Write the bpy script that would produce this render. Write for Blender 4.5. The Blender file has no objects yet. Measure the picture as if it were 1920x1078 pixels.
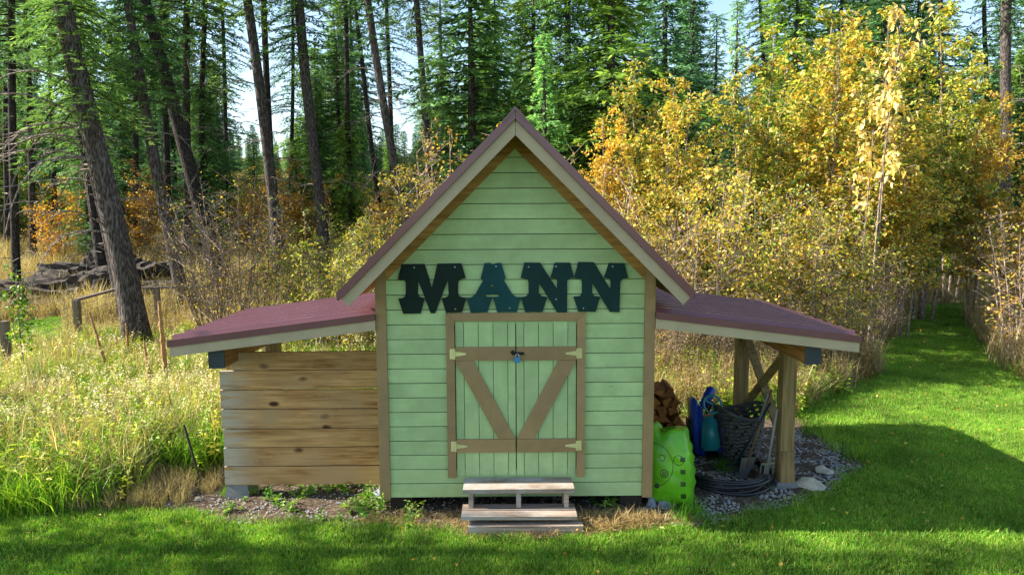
import bpy, bmesh, math, random
import numpy as np
from mathutils import Vector, Matrix
SC = bpy.context.scene
COL = SC.collection
R = math.radians
rng = random.Random(7)

# ------------------------------------------------------------------ camera
CAM = np.array([-.079, -5.995, 2.674]); YAW, PIT, ROL, F = .008, -.105, -.005, 1280.
_f = np.array([math.sin(YAW)*math.cos(PIT), math.cos(YAW)*math.cos(PIT), math.sin(PIT)])
_r0 = np.array([math.cos(YAW), -math.sin(YAW), 0.]); _u0 = np.cross(_r0, _f)
_r = _r0*math.cos(ROL)+_u0*math.sin(ROL); _u = -_r0*math.sin(ROL)+_u0*math.cos(ROL)
cd = bpy.data.cameras.new('camera'); cam = bpy.data.objects.new('camera', cd); COL.objects.link(cam)
cd.sensor_width = 36; cd.lens = F/1920*36; cd.clip_end = 2000; cd.clip_start = .05
M = Matrix(((_r[0], _u[0], -_f[0], CAM[0]), (_r[1], _u[1], -_f[1], CAM[1]), (_r[2], _u[2], -_f[2], CAM[2]), (0, 0, 0, 1)))
cam.matrix_world = M
SC.camera = cam
# ------------------------------------------------------------------ light
SUN_EL, SUN_AZ = 33., 87.6          # azimuth measured from +Y towards -X
W = bpy.data.worlds.new('World'); SC.world = W; W.use_nodes = True
nt = W.node_tree; bg = nt.nodes['Background']
sky = nt.nodes.new('ShaderNodeTexSky'); sky.sky_type = 'NISHITA'; sky.sun_disc = False
sky.sun_elevation = R(SUN_EL); sky.sun_rotation = R(-SUN_AZ); sky.air_density = 1.1; sky.dust_density = .6; sky.ozone_density = 1.2
nt.links.new(sky.outputs[0], bg.inputs[0]); bg.inputs[1].default_value = .1
sl = bpy.data.lights.new('sun', 'SUN'); sl.energy = 5.0; sl.angle = R(.55); sl.color = (1, .94, .84)
so = bpy.data.objects.new('sun', sl); COL.objects.link(so)
sd = Vector((-math.sin(R(SUN_AZ))*math.cos(R(SUN_EL)), math.cos(R(SUN_AZ))*math.cos(R(SUN_EL)), math.sin(R(SUN_EL))))
so.rotation_euler = sd.to_track_quat('Z', 'Y').to_euler(); so.location = (-20, 0, 20)
vs = SC.view_settings; vs.view_transform = 'Standard'; vs.look = 'None'; vs.exposure = 1.65; vs.gamma = 1

# ------------------------------------------------------------------ picture -> place
SC.cycles.use_adaptive_sampling = True; SC.cycles.adaptive_threshold = .02; SC.cycles.max_bounces = 5; SC.cycles.diffuse_bounces = 3; SC.cycles.transmission_bounces = 3; SC.cycles.glossy_bounces = 2
def ray(x, y): return _f+_r*(x-960)/F+_u*(539-y)/F
def atY(x, y, Y):
    d = ray(x, y); return CAM+d*((Y-CAM[1])/d[1])
def onG(x, y, z=0.):
    d = ray(x, y); return CAM+d*((z-CAM[2])/d[2])
def hx(s):
    c = [int(s[i:i+2], 16)/255 for i in (0, 2, 4)]
    return tuple((v/12.92 if v <= .04045 else ((v+.055)/1.055)**2.4) for v in c)

# ------------------------------------------------------------------ materials
MATS = {}
def nmat(name):
    m = bpy.data.materials.new(name); m.use_nodes = True; MATS[name] = m
    n = m.node_tree.nodes; p = n['Principled BSDF']; return m, m.node_tree, n, p
def node(t, k, **kw):
    a = t.nodes.new(k)
    for q, v in kw.items(): setattr(a, q, v)
    return a
def ramp(t, fac, stops):
    r = node(t, 'ShaderNodeValToRGB'); e = r.color_ramp.elements
    while len(e) < len(stops): e.new(.5)
    for i, (p, c) in enumerate(stops): e[i].position = p; e[i].color = (*c, 1) if len(c) == 3 else c
    t.links.new(fac, r.inputs[0]); return r.outputs[0]
def mix(t, fac, a, b, mode='MIX'):
    m = node(t, 'ShaderNodeMix', data_type='RGBA', blend_type=mode)
    for s, v in ((m.inputs[0], fac), (m.inputs[6], a), (m.inputs[7], b)):
        if hasattr(v, 'is_linked'): t.links.new(v, s)
        else: s.default_value = v if isinstance(v, (int, float)) else (*v, 1)
    return m.outputs[2]
def noise(t, vec, scale, detail=4, rough=.55, dist=0):
    n = node(t, 'ShaderNodeTexNoise'); n.inputs['Scale'].default_value = scale; n.inputs['Detail'].default_value = detail
    n.inputs['Roughness'].default_value = rough; n.inputs['Distortion'].default_value = dist
    if vec: t.links.new(vec, n.inputs['Vector'])
    return n.outputs['Fac']
def coords(t, scale=(1, 1, 1), rand=True):
    tc = node(t, 'ShaderNodeTexCoord'); mp = node(t, 'ShaderNodeMapping'); mp.inputs['Scale'].default_value = scale
    src = tc.outputs['Object']
    if rand:
        oi = node(t, 'ShaderNodeObjectInfo'); mul = node(t, 'ShaderNodeVectorMath', operation='SCALE'); mul.inputs[0].default_value = (17.3, 9.1, 23.7)
        t.links.new(oi.outputs['Random'], mul.inputs['Scale'])
        ad = node(t, 'ShaderNodeVectorMath', operation='ADD'); t.links.new(src, ad.inputs[0]); t.links.new(mul.outputs[0], ad.inputs[1]); src = ad.outputs[0]
    t.links.new(src, mp.inputs[0]); return mp.outputs[0]
def bump(t, h, p, s=.3, d=.01):
    b = node(t, 'ShaderNodeBump'); b.inputs['Strength'].default_value = s; b.inputs['Distance'].default_value = d
    t.links.new(h, b.inputs['Height']); t.links.new(b.outputs[0], p.inputs['Normal'])
def rnd(t): return node(t, 'ShaderNodeObjectInfo').outputs['Random']

def wood(name, light, dark, axis=0, knots=0., rough=.75, weather=None, vary=.25, ring=1., spec=.25):
    m, t, n, p = nmat(name); p.inputs['Roughness'].default_value = rough; p.inputs['Specular IOR Level'].default_value = spec
    s = [16., 16., 16.]; s[axis] = .9
    v = coords(t, s); g = noise(t, v, 2.2, 6, .6, .6)
    c = ramp(t, g, ((.36, tuple(x*.8 for x in dark)), (.5, tuple(.5*(a+b) for a, b in zip(light, dark))), (.62, light)))
    s2 = [2.2, 2.2, 2.2]; s2[axis] = .7
    c = mix(t, ring*.35, c, ramp(t, noise(t, coords(t, s2), 2.5, 3), ((.35, dark), (.65, light))))
    mm = node(t, 'ShaderNodeMapRange'); mm.inputs[3].default_value = 1-vary; mm.inputs[4].default_value = 1+vary*.6; t.links.new(rnd(t), mm.inputs[0])
    hs = node(t, 'ShaderNodeHueSaturation'); t.links.new(mm.outputs[0], hs.inputs['Value']); t.links.new(c, hs.inputs['Color']); c = hs.outputs[0]
    if knots:
        sk = [4.5, 4.5, 4.5]; sk[axis] = 2.3
        vo = node(t, 'ShaderNodeTexVoronoi'); vo.inputs['Scale'].default_value = 1.; t.links.new(coords(t, sk), vo.inputs['Vector'])
        k = ramp(t, vo.outputs['Distance'], ((.06*knots, (1, 1, 1)), (.12*knots, (0, 0, 0))))
        c = mix(t, k, c, tuple(.25*x for x in dark))
    if weather:
        w = ramp(t, noise(t, coords(t, (1.3, 1.3, 1.3)), 1.6, 5, .65), ((.47, (0, 0, 0)), (.68, (1, 1, 1))))
        c = mix(t, w, c, weather)
    t.links.new(c, p.inputs['Base Color']); bump(t, g, p, .25, .004); return m
def paint(name, col, axis=0, rough=.55, vary=.1, dirt=.25, knots=0.):
    m, t, n, p = nmat(name); p.inputs['Roughness'].default_value = rough; p.inputs['Specular IOR Level'].default_value = .3
    s = [14., 14., 14.]; s[axis] = .8
    g = noise(t, coords(t, s), 2, 6, .6, .5)
    c = ramp(t, g, ((.3, tuple(x*(1-dirt*.5) for x in col)), (.65, col)))
    c = mix(t, ramp(t, noise(t, coords(t, (1, 1, 1)), 3.3, 5, .65), ((.35, (1, 1, 1)), (.62, (0, 0, 0)))), c, tuple(x*(1-dirt) for x in col))
    if knots:
        sk = [5, 5, 5]; sk[axis] = 3.
        vo = node(t, 'ShaderNodeTexVoronoi'); vo.inputs['Scale'].default_value = 1.; t.links.new(coords(t, sk), vo.inputs['Vector'])
        k = ramp(t, vo.outputs['Distance'], ((.02, (.6, .6, .6)), (.075*knots, (0, 0, 0))))
        c = mix(t, k, c, tuple(.45*x for x in col))
    mm = node(t, 'ShaderNodeMapRange'); mm.inputs[3].default_value = 1-vary; mm.inputs[4].default_value = 1+vary; t.links.new(rnd(t), mm.inputs[0])
    hs = node(t, 'ShaderNodeHueSaturation'); t.links.new(mm.outputs[0], hs.inputs['Value']); t.links.new(c, hs.inputs['Color'])
    t.links.new(hs.outputs[0], p.inputs['Base Color']); bump(t, g, p, .2, .003); return m
def plain(name, col, rough=.5, metal=0., var=.2, scale=6., spec=.5, bmp=0.):
    m, t, n, p = nmat(name); p.inputs['Roughness'].default_value = rough; p.inputs['Metallic'].default_value = metal; p.inputs['Specular IOR Level'].default_value = spec
    g = noise(t, coords(t), scale, 5, .6)
    t.links.new(ramp(t, g, ((.3, tuple(x*(1-var) for x in col)), (.7, tuple(min(1, x*(1+var)) for x in col)))), p.inputs['Base Color'])
    if bmp: bump(t, g, p, bmp, .02)
    return m
def leafm(name, trans=.4, rough=.55, gain=(1, 1, 1), patch=0., tgain=(1.05, 1.1, .55), nscale=.5):
    m, t, n, p = nmat(name); p.inputs['Roughness'].default_value = rough; p.inputs['Specular IOR Level'].default_value = .25
    a = node(t, 'ShaderNodeAttribute', attribute_name='col'); c = a.outputs['Color']
    c = mix(t, 1., c, gain, 'MULTIPLY')
    if patch:
        ge = node(t, 'ShaderNodeNewGeometry')
        f = ramp(t, noise(t, ge.outputs['Position'], nscale, 4, .6), ((.3, (1-patch, 1-patch*.9, 1-patch)), (.7, (1+patch, 1+patch*.88, 1+patch*.6))))
        c = mix(t, 1., c, f, 'MULTIPLY')
    t.links.new(c, p.inputs['Base Color'])
    tr = node(t, 'ShaderNodeBsdfTranslucent'); t.links.new(mix(t, 1., c, tgain, 'MULTIPLY'), tr.inputs[0])
    ms = node(t, 'ShaderNodeMixShader'); ms.inputs[0].default_value = trans
    t.links.new(p.outputs[0], ms.inputs[1]); t.links.new(tr.outputs[0], ms.inputs[2])
    t.links.new(ms.outputs[0], n['Material Output'].inputs[0]); return m

paint('green_siding', hx('b0c88c'), 0, vary=.07, knots=1.2)
paint('green_side', hx('b0c88c'), 1, vary=.05)
paint('green_door', hx('b0c88c'), 2, vary=.07, knots=1.2)
paint('tan_v', hx('a1855c'), 2, vary=.05); paint('tan_h', hx('a1855c'), 0, vary=.05)
paint('barge_tan', hx('b3a283'), 0, vary=.04, dirt=.15)
wood('soffit', hx('b58c4c'), hx('8c6430'), 0, vary=.1)
plain('sheathing', hx('3c4a30'), .9)
plain('dark_void', hx('2b251d'), .95)
m_ = plain('red_metal', hx('734b4e'), .2, .0, .1, 2.5, .5)
mm_ = wood('cedar_plank', hx('d2a56c'), hx('87582c'), 0, knots=1.2, weather=hx('ac8a62'), vary=.18, ring=1.4)
tt_ = mm_.node_tree; pp_ = tt_.nodes['Principled BSDF']; src_ = pp_.inputs['Base Color'].links[0].from_socket
tc_ = node(tt_, 'ShaderNodeTexCoord'); sx_ = node(tt_, 'ShaderNodeSeparateXYZ'); tt_.links.new(tc_.outputs['Object'], sx_.inputs[0])
mr_ = node(tt_, 'ShaderNodeMapRange'); mr_.inputs[1].default_value = -2.45; mr_.inputs[2].default_value = -2.72; tt_.links.new(sx_.outputs[0], mr_.inputs[0])
nm_ = node(tt_, 'ShaderNodeMath', operation='MULTIPLY'); tt_.links.new(mr_.outputs[0], nm_.inputs[0]); tt_.links.new(ramp(tt_, noise(tt_, coords(tt_, (1, 9, 9)), 2.5, 5, .6), ((.35, (0, 0, 0)), (.55, (1, 1, 1)))), nm_.inputs[1])
tt_.links.new(mix(tt_, nm_.outputs[0], src_, hx('b4a690')), pp_.inputs['Base Color'])
wood('rough_beam', hx('ad7c45'), hx('77502a'), 1, vary=.15)
wood('post_wood', hx('937c50'), hx('635032'), 2, knots=.5, vary=.15)
wood('grey_step', hx('b3a290'), hx('6b594a'), 0, vary=.15, weather=hx('a8a49d'))
wood('fence_wood', hx('8d7f6e'), hx('594c3f'), 2, vary=.15)
wood('split_wood', hx('b5763c'), hx('6d3d1c'), 1, vary=.35)
plain('beam_cap', hx('27313a'), .5)
plain('letter_dark', hx('0d211b'), .6, var=.2, scale=3, spec=.2); plain('letter_teal', hx('0f3230'), .6, var=.2, scale=3, spec=.2); plain('letter_mid', hx('123f40'), .6, var=.25, scale=4, spec=.2)
plain('brass', hx('cfc98a'), .4, .1); plain('black_iron', hx('17181a'), .45, .4); plain('blue_lock', hx('3d7fb0'), .35); plain('steel', hx('a9abb0'), .3, .9)
plain('screw', hx('b9bcc0'), .4, .6)
plain('concrete', hx('6e6f6c'), .9, var=.2, scale=9, bmp=.4)
plain('stone', hx('8b9096'), .85, var=.3, scale=8, bmp=.5); plain('stone_tan', hx('b0a68f'), .85, var=.3, scale=8, bmp=.5)
plain('black_hose', hx('14161a'), .42); plain('toy_blue', hx('1f3f9a'), .35, var=.08); plain('toy_teal', hx('1d6f74'), .35, var=.08); plain('toy_dark', hx('13181c'), .5)
plain('basket_dark', hx('41413c'), .75); plain('tool_grey', hx('7d7a70'), .6); plain('tool_wood', hx('6d5334'), .7)
plain('rust_rod', hx('2b2119'), .8)
plain('gravel', hx('8d8983'), .9, var=.4, scale=30)
def barkm(name, a, b, sc=1.):
    m, t, n, p = nmat(name); p.inputs['Roughness'].default_value = .95; p.inputs['Specular IOR Level'].default_value = .15
    v = coords(t, (7*sc, 7*sc, 1.6*sc)); g = noise(t, v, 2.2, 6, .7, .5)
    vo = node(t, 'ShaderNodeTexVoronoi'); vo.inputs['Scale'].default_value = 2.6; t.links.new(v, vo.inputs['Vector'])
    h = mix(t, .5, g, vo.outputs['Distance'])
    c = ramp(t, h, ((.25, tuple(x*.45 for x in a)), (.45, a), (.68, b)))
    t.links.new(c, p.inputs['Base Color']); bump(t, h, p, 1., .03); return m
barkm('bark', hx('3f3834'), hx('6a625d'), 1.9); barkm('bark_dark', hx('2c2724'), hx('4b4541'), 1.9); barkm('twig_grey', hx('6f6259'), hx('a3978c'), 3); barkm('stem_brown', hx('7a685a'), hx('b09c8a'), 3)
leafm('needles', .4, gain=(1.9, 1.95, 2.1), patch=.3, nscale=.6, tgain=(1.1, 1.1, .8)); leafm('autumn', .36, .42, gain=(1., 1., 1.), patch=.36, nscale=.55); leafm('grass', .42, .45, gain=(1.3, 1.3, 1.3), patch=.4, nscale=1.1); leafm('weeds', .42, .5, gain=(1.35, 1.35, 1.35), patch=.35, nscale=1.1); leafm('dry', .4, .7, patch=.25)

# ------------------------------------------------------------------ mesh helpers
ORG = {}
def tag(o, label=None, cat=None, group=None, kind=None):
    for k, v in (('label', label), ('category', cat), ('group', group), ('kind', kind)):
        if v: o[k] = v
    return o
def link_mesh(name, me, mat, parent=None, org=None):
    o = bpy.data.objects.new(name, me); COL.objects.link(o)
    if mat and not me.materials: me.materials.append(MATS[mat])
    if parent: o.parent = parent
    return o
def thing(name, label, cat, loc=(0, 0, 0), group=None):
    o = bpy.data.objects.new(name, None); COL.objects.link(o); o.location = loc; o.empty_display_size = .1
    ORG[o.name] = np.array(loc, float); return tag(o, label, cat, group)
class MB:
    def __init__(s): s.v = []; s.f = []
    def add(s, vs, fs):
        b = len(s.v); s.v += [tuple(map(float, q)) for q in vs]; s.f += [tuple(b+i for i in q) for q in fs]; return s
    def hexa(s, p): return s.add(p, ((0, 3, 2, 1), (4, 5, 6, 7), (0, 1, 5, 4), (1, 2, 6, 5), (2, 3, 7, 6), (3, 0, 4, 7)))
    def box(s, x0, x1, y0, y1, z0, z1):
        return s.hexa(((x0, y0, z0), (x1, y0, z0), (x1, y1, z0), (x0, y1, z0), (x0, y0, z1), (x1, y0, z1), (x1, y1, z1), (x0, y1, z1)))
    def prism(s, poly, y0, y1):     # poly of (x,z), counter-clockwise seen from the front (-Y)
        n = len(poly); a = [(x, y0, z) for x, z in poly]+[(x, y1, z) for x, z in poly]
        return s.add(a, [tuple(range(n)), tuple(range(2*n-1, n-1, -1))]+[(i, n+i, n+(i+1) % n, (i+1) % n) for i in range(n)])
    def beam(s, p0, p1, w, t, up=(0, 0, 1)):
        p0 = Vector(p0); p1 = Vector(p1); d = (p1-p0).normalized(); sd_ = d.cross(Vector(up)).normalized(); u = sd_.cross(d)
        q = [p+sd_*a*w/2+u*b*t/2 for p in (p0, p1) for a, b in ((-1, -1), (1, -1), (1, 1), (-1, 1))]
        return s.hexa(q)
    def tube(s, pts, rad, n=6, cap=True):
        pts = [Vector(p) for p in pts]; b = len(s.v); k = len(pts)
        if not hasattr(rad, '__len__'): rad = [rad]*k
        ref = Vector((.31, .87, .1)).normalized()
        for i, p in enumerate(pts):
            d = (pts[min(i+1, k-1)]-pts[max(i-1, 0)]).normalized()
            a = d.cross(ref); 
            if a.length < .05: a = d.cross(Vector((1, 0, 0)))
            a.normalize(); c = d.cross(a)
            for j in range(n):
                w = 2*math.pi*j/n; s.v.append(tuple(p+(a*math.cos(w)+c*math.sin(w))*rad[i]))
        for i in range(k-1):
            for j in range(n):
                s.f.append((b+i*n+j, b+i*n+(j+1) % n, b+(i+1)*n+(j+1) % n, b+(i+1)*n+j))
        if cap: s.f.append(tuple(b+j for j in range(n))[::-1]); s.f.append(tuple(b+(k-1)*n+j for j in range(n)))
        return s
    def build(s, name, mat, parent=None, smooth=False, org=None):
        o0 = np.array(org, float) if org is not None else (ORG.get(parent.name, np.zeros(3)) if parent else np.zeros(3))
        me = bpy.data.meshes.new(name); me.from_pydata([tuple(np.array(q)-o0) for q in s.v], [], s.f); me.update()
        if smooth: me.shade_smooth()
        o = link_mesh(name, me, mat, parent)
        if parent: ORG[o.name] = o0
        elif org is not None: o.location = org
        return o
def colmesh(name, V, Fc, C):
    me = bpy.data.meshes.new(name); me.from_pydata(V, [], Fc)
    a = me.color_attributes.new('col', 'FLOAT_COLOR', 'POINT')
    c = np.ones((len(V), 4), np.float32); c[:, :3] = np.array(C, np.float32).reshape(-1, 3); a.data.foreach_set('color', c.ravel()); me.update(); return me

# ------------------------------------------------------------------ terrain
def sst(a, b, x): t = np.clip((x-a)/(b-a), 0, 1); return t*t*(3-2*t)
def hgt(x, y):
    x = np.asarray(x, float); y = np.asarray(y, float)
    lw = 1-.45*sst(-2, 9, x)
    h = 3.3*lw*sst(11, 38, y)+.05*np.clip(y-40, 0, 25)+.11*np.clip(y-65, 0, 160)
    wild = sst(2.4, 4, y)*(1-sst(3.6, 5.5, x))+sst(3.0, 4.2, -x)*sst(-.2, 1.2, y)
    h = h+np.clip(wild, 0, 1)*(.05*np.sin(x*1.7+y*.6)+.05*np.sin(x*.8-y*1.3)+.06)
    return h
def H(x, y): return float(hgt(x, y))
def pip(x, y, poly):
    x = np.asarray(x); y = np.asarray(y); ins = np.zeros(x.shape, bool); n = len(poly)
    for i in range(n):
        x0, y0 = poly[i]; x1, y1 = poly[(i+1) % n]
        c = ((y0 > y) != (y1 > y)) & (x < (x1-x0)*(y-y0)/(y1-y0+1e-12)+x0); ins ^= c
    return ins
def G2(L): return [tuple(onG(x, y)[:2]) for x, y in L]
LAWN = G2([(0, 968), (120, 962), (250, 955), (330, 958), (420, 978), (560, 985), (700, 985), (780, 990), (860, 1006), (985, 1012), (1100, 1002), (1230, 985), (1340, 983), (1420, 962), (1500, 945), (1560, 915), (1615, 878), (1600, 845), (1530, 812), (1490, 775), (1540, 747), (1600, 722), (1650, 695), (1675, 640), (1690, 596), (1730, 578), (1800, 572), (1820, 600), (1842, 640), (1880, 690), (1925, 725)]) \
    + [(10.5, 3.2), (14, 1.5), (40, -2), (40, -40), (-40, -40), (-40, -1), (-8, .1)]
FIELD = G2([(-200, 690), (20, 668), (100, 645), (135, 625), (110, 598), (0, 612), (-200, 625)])
def is_lawn(x, y): return pip(x, y, LAWN)
def is_bed(x, y): return (np.abs(np.asarray(x)-.2) < 3.6) & (np.asarray(y) < 2.7) & ~is_lawn(x, y)
def axis(segs):
    out = []
    for a, b, s in segs: out += list(np.arange(a, b-1e-6, s))
    return np.array(out+[segs[-1][1]])
gx = axis([(-400, -60, 40), (-60, -16, 4), (-16, -5, .6), (-5, 5, .11), (5, 16, .5), (16, 60, 4), (60, 400, 40)])
gy = axis([(-120, -12, 12), (-12, -3, 1.5), (-3, 4, .11), (4, 18, .5), (18, 60, 2.5), (60, 140, 10), (140, 500, 40)])
X, Y = np.meshgrid(gx, gy); Z = hgt(X, Y)
lm = is_lawn(X, Y).astype(float); fm = pip(X, Y, FIELD).astype(float); bm_ = is_bed(X, Y).astype(float)
Z = Z+np.where(bm_ > 0, .02*np.sin(X*9+Y*5)*np.sin(Y*11-X*3), 0)
nx, ny = len(gx), len(gy)
idx = np.arange(nx*ny).reshape(ny, nx)
faces = np.stack([idx[:-1, :-1], idx[:-1, 1:], idx[1:, 1:], idx[1:, :-1]], -1).reshape(-1, 4).tolist()
me = colmesh('ground', np.stack([X, Y, Z], -1).reshape(-1, 3).tolist(), faces, np.stack([np.clip(lm+fm, 0, 1), bm_, np.zeros_like(lm)], -1).reshape(-1, 3))
me.shade_smooth()
m, t, n, p = nmat('ground_mix'); p.inputs['Roughness'].default_value = .95; p.inputs['Specular IOR Level'].default_value = .1
ge = node(t, 'ShaderNodeNewGeometry').outputs['Position']
sp = node(t, 'ShaderNodeSeparateColor'); t.links.new(node(t, 'ShaderNodeAttribute', attribute_name='col').outputs['Color'], sp.inputs[0])
n1 = noise(t, ge, 3, 6, .65); n2 = noise(t, ge, 22, 6, .7)
dirt = ramp(t, n2, ((.3, hx('2f261d')), (.5, hx('55473a')), (.72, hx('857868'))))
wildc = ramp(t, n1, ((.3, hx('4a4423')), (.5, hx('776a3c')), (.7, hx('9c8a58'))))
lawnc = ramp(t, n2, ((.3, hx('24330f')), (.7, hx('46611d'))))
c = mix(t, sp.outputs[1], wildc, dirt); c = mix(t, sp.outputs[0], c, lawnc)
t.links.new(c, p.inputs['Base Color']); bump(t, n2, p, .6, .03)
g_ = link_mesh('ground', me, 'ground_mix'); tag(g_, kind='structure', label='lawn, bare bed and rising meadow ground')

# ------------------------------------------------------------------ shed
SHED_D = 2.2
shed = thing('shed', 'small green wooden shed with steep red metal roof and two side lean-tos', 'shed')
RIDGE = 3.52
def zroof(x): return RIDGE-abs(x)
def board_poly(x0, x1, z0, z1, top=3.31):
    # clip the rectangle by z < top-|x|
    P_ = [(x0, z0), (x1, z0), (x1, z1), (x0, z1)]
    for sgn in (1, -1):
        out = []
        for i in range(len(P_)):
            a, b = P_[i], P_[(i+1) % len(P_)]
            da, db = top-sgn*a[0]-a[1], top-sgn*b[0]-b[1]
            if da >= 0: out.append(a)
            if da*db < 0: k = da/(da-db); out.append((a[0]+(b[0]-a[0])*k, a[1]+(b[1]-a[1])*k))
        P_ = out
        if len(P_) < 3: return None
    return P_
ST = .1321
for k in range(24):
    z0 = .134+ST*k+.0035; z1 = .134+ST*(k+1)-.0035
    spans = [(-1.139, 1.139)]
    if z0 > .34 and z1 < 1.80: spans = [(-1.139, -.60), (.60, 1.139)]
    for a, b in spans:
        pl = board_poly(a, b, z0, z1)
        if pl: MB().prism(pl, -.022-rng.uniform(0, .003), 0).build('siding_board', 'green_siding', shed)
MB().prism([(-1.2, .14), (1.2, .14), (1.2, 2.10), (0, 3.31), (-1.2, 2.10)], .001, .06).build('front_sheathing', 'sheathing', shed)
MB().prism([(-1.2, .14), (1.2, .14), (1.2, 2.10), (0, 3.31), (-1.2, 2.10)], SHED_D-.05, SHED_D).build('back_wall', 'green_siding', shed)
for s in (-1, 1):
    for k in range(16):
        z0 = .134+ST*k; x0, x1 = sorted((s*1.185, s*1.21))
        MB().box(x0, x1, .002, SHED_D-.002, z0+.003, min(z0+ST-.003, 2.2)).build('side_board', 'green_side', shed)
    x0, x1 = sorted((s*1.12, s*1.184)); MB().box(x0, x1, .062, SHED_D-.06, .14, 2.2).build('side_sheathing', 'sheathing', shed)
    x0, x1 = sorted((s*1.14, s*1.225)); MB().prism([(x0, .128), (x1, .128), (x1, 3.36-(1.225 if s > 0 else 1.14)), (x0, 3.36-(1.14 if s > 0 else 1.225))], -.045, .0).build('corner_board', 'tan_v', shed)
    x0, x1 = sorted((s*1.211, s*1.232)); MB().box(x0, x1, -.044, .075, .129, 2.12).build('corner_return', 'tan_v', shed)
    # frieze board on the gable, roof deck, barge board, metal edge
    def sl_(a0, a1, top, bot, y0, y1, name, mat):
        q = [(s*a0, top-a0), (s*a0, bot-a0), (s*a1, bot-a1), (s*a1, top-a1)]
        if s < 0: q = q[::-1]
        return MB().prism(q, y0, y1).build(name, mat, shed)
    sl_(.001, 1.139, 3.36, 3.245, -.042, -.002, 'frieze_board', 'soffit')
    sl_(.0015, 1.40, 3.445, 3.362, -.325, SHED_D+.3, 'roof_deck', 'soffit')
    # barge with a square-cut foot
    c_ = math.sqrt(.5); e = 1.455
    q = [(0.0015*s, 3.445), (.0015*s, 3.322), (s*(e-.06), 3.322-(e-.06)), (s*e, 3.445-e)]
    MB().prism(q if s > 0 else q[::-1], -.352, -.326).build('barge_board', 'barge_tan', shed)
    MB().prism(q if s > 0 else q[::-1], SHED_D+.301, SHED_D+.325).build('barge_board', 'barge_tan', shed)
    e2 = 1.49
    q = [(0.0015*s, RIDGE+.012), (.0015*s, 3.447), (s*(e2-.015), 3.447-(e2-.015)), (s*e2, RIDGE+.012-e2)]
    MB().prism(q if s > 0 else q[::-1], -.375, -.353).build('rake_trim', 'red_metal', shed)
    MB().prism(q if s > 0 else q[::-1], SHED_D+.326, SHED_D+.345).build('rake_trim', 'red_metal', shed)
    # ribbed roof sheet
    ys = []; y = -.352
    while y < SHED_D+.32: ys += [(y, 0), (y+.07, 0), (y+.085, .02), (y+.115, .02), (y+.13, 0)]; y += .2
    b = MB(); L0, L1 = .0, 1.49
    for (ya, ha), (yb, hb) in zip(ys[:-1], ys[1:]):
        yb = min(yb, SHED_D+.325)
        if yb <= ya: break
        def P3(d, yy, h): return (s*(d+h*c_), yy, 3.50-d+h*c_)
        v = [P3(L0, ya, ha), P3(L1, ya, ha), P3(L1, yb, hb), P3(L0, yb, hb)]
        w = [(q[0], q[1], q[2]-.03) for q in v]
        b.add(v+w, ((0, 1, 2, 3), (4, 7, 6, 5), (1, 5, 6, 2)))
    b.build('roof_sheet', 'red_metal', shed)
MB().prism([(-.11, RIDGE-.095), (-.10, RIDGE-.105), (0, RIDGE+.0), (.10, RIDGE-.105), (.11, RIDGE-.095), (0, RIDGE+.03)], -.385, SHED_D+.35).build('ridge_cap', 'red_metal', shed)
# floor, skids and corner blocks
MB().box(-1.18, 1.18, .0, SHED_D, .139, .20).build('floor_frame', 'dark_void', shed)
for yy in (.12, 1.1, 2.0):
    for xx in (-1.05, 0, 1.05):
        MB().box(xx-.1, xx+.1, yy-.1, yy+.1, -.05, .139).build('footing_block', 'dark_void', shed)
# door
MB().prism([(-.616, .327), (-.542, .327), (-.542, 1.752), (-.616, 1.822)], -.052, -.0225).build('door_casing', 'tan_v', shed)
MB().prism([(.542, .327), (.616, .327), (.616, 1.822), (.542, 1.752)], -.052, -.0225).build('door_casing', 'tan_v', shed)
MB().prism([(-.615, 1.823), (-.541, 1.753), (.541, 1.753), (.615, 1.823)], -.0515, -.0225).build('door_casing', 'tan_h', shed)
MB().box(-.6, .6, .0008, .0009+.02, .33, 1.82).build('door_backing', 'dark_void', shed)
for s in (-1, 1):
    dx0, dx1 = sorted((s*.005, s*.537))
    dr = MB().box(dx0, dx1, -.012, -.004, .345, 1.742).build('door', 'sheathing', shed)
    edges = [.0015, .071, .201, .331, .461, .537]
    for a, b_ in zip(edges[:-1], edges[1:]):
        x0, x1 = sorted((s*(a+.003), s*(b_-.002)))
        MB().box(x0, x1, -.032-rng.uniform(0, .002), -.0122, .342, 1.745).build('plank', 'green_door', dr)
    x0, x1 = sorted((s*.008, s*.536))
    MB().box(x0, x1, -.054, -.0345, 1.40, 1.52).build('rail', 'tan_h', dr)
    MB().box(x0, x1, -.054, -.0345, .56, .682).build('rail', 'tan_h', dr)
    q = [(s*.008, .685), (s*.16, .685), (s*.536, 1.397), (s*.378, 1.397)]
    MB().prism(q if s > 0 else q[::-1], -.053, -.0345).build('brace', 'tan_v', dr)
    for zc in (1.46, .62):
        b = MB(); b.box(*sorted((s*.546, s*.585)), -.0575, -.0525, zc-.045, zc+.045)
        q = [(s*.54, zc-.022), (s*.54, zc+.022), (s*.44, zc+.008), (s*.44, zc-.008)]
        b.prism(q[::-1] if s > 0 else q, -.0585, -.0545)
        b.tube([(s*.542, -.06, zc-.045), (s*.542, -.06, zc+.045)], .007, 8)
        b.build('hinge', 'brass', dr)
b = MB(); b.box(-.035, .065, -.062, -.0545, 1.45, 1.475); b.tube([(-.03, -.07, 1.463), (.075, -.07, 1.463)], .008, 8); b.tube([(-.028, -.075, 1.475), (-.028, -.05, 1.475)], .018, 10)
b.build('latch', 'black_iron', shed)
pk = thing('padlock', 'small blue padlock hanging from the black door latch', 'padlock', (.012, -.078, 1.385))
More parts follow.
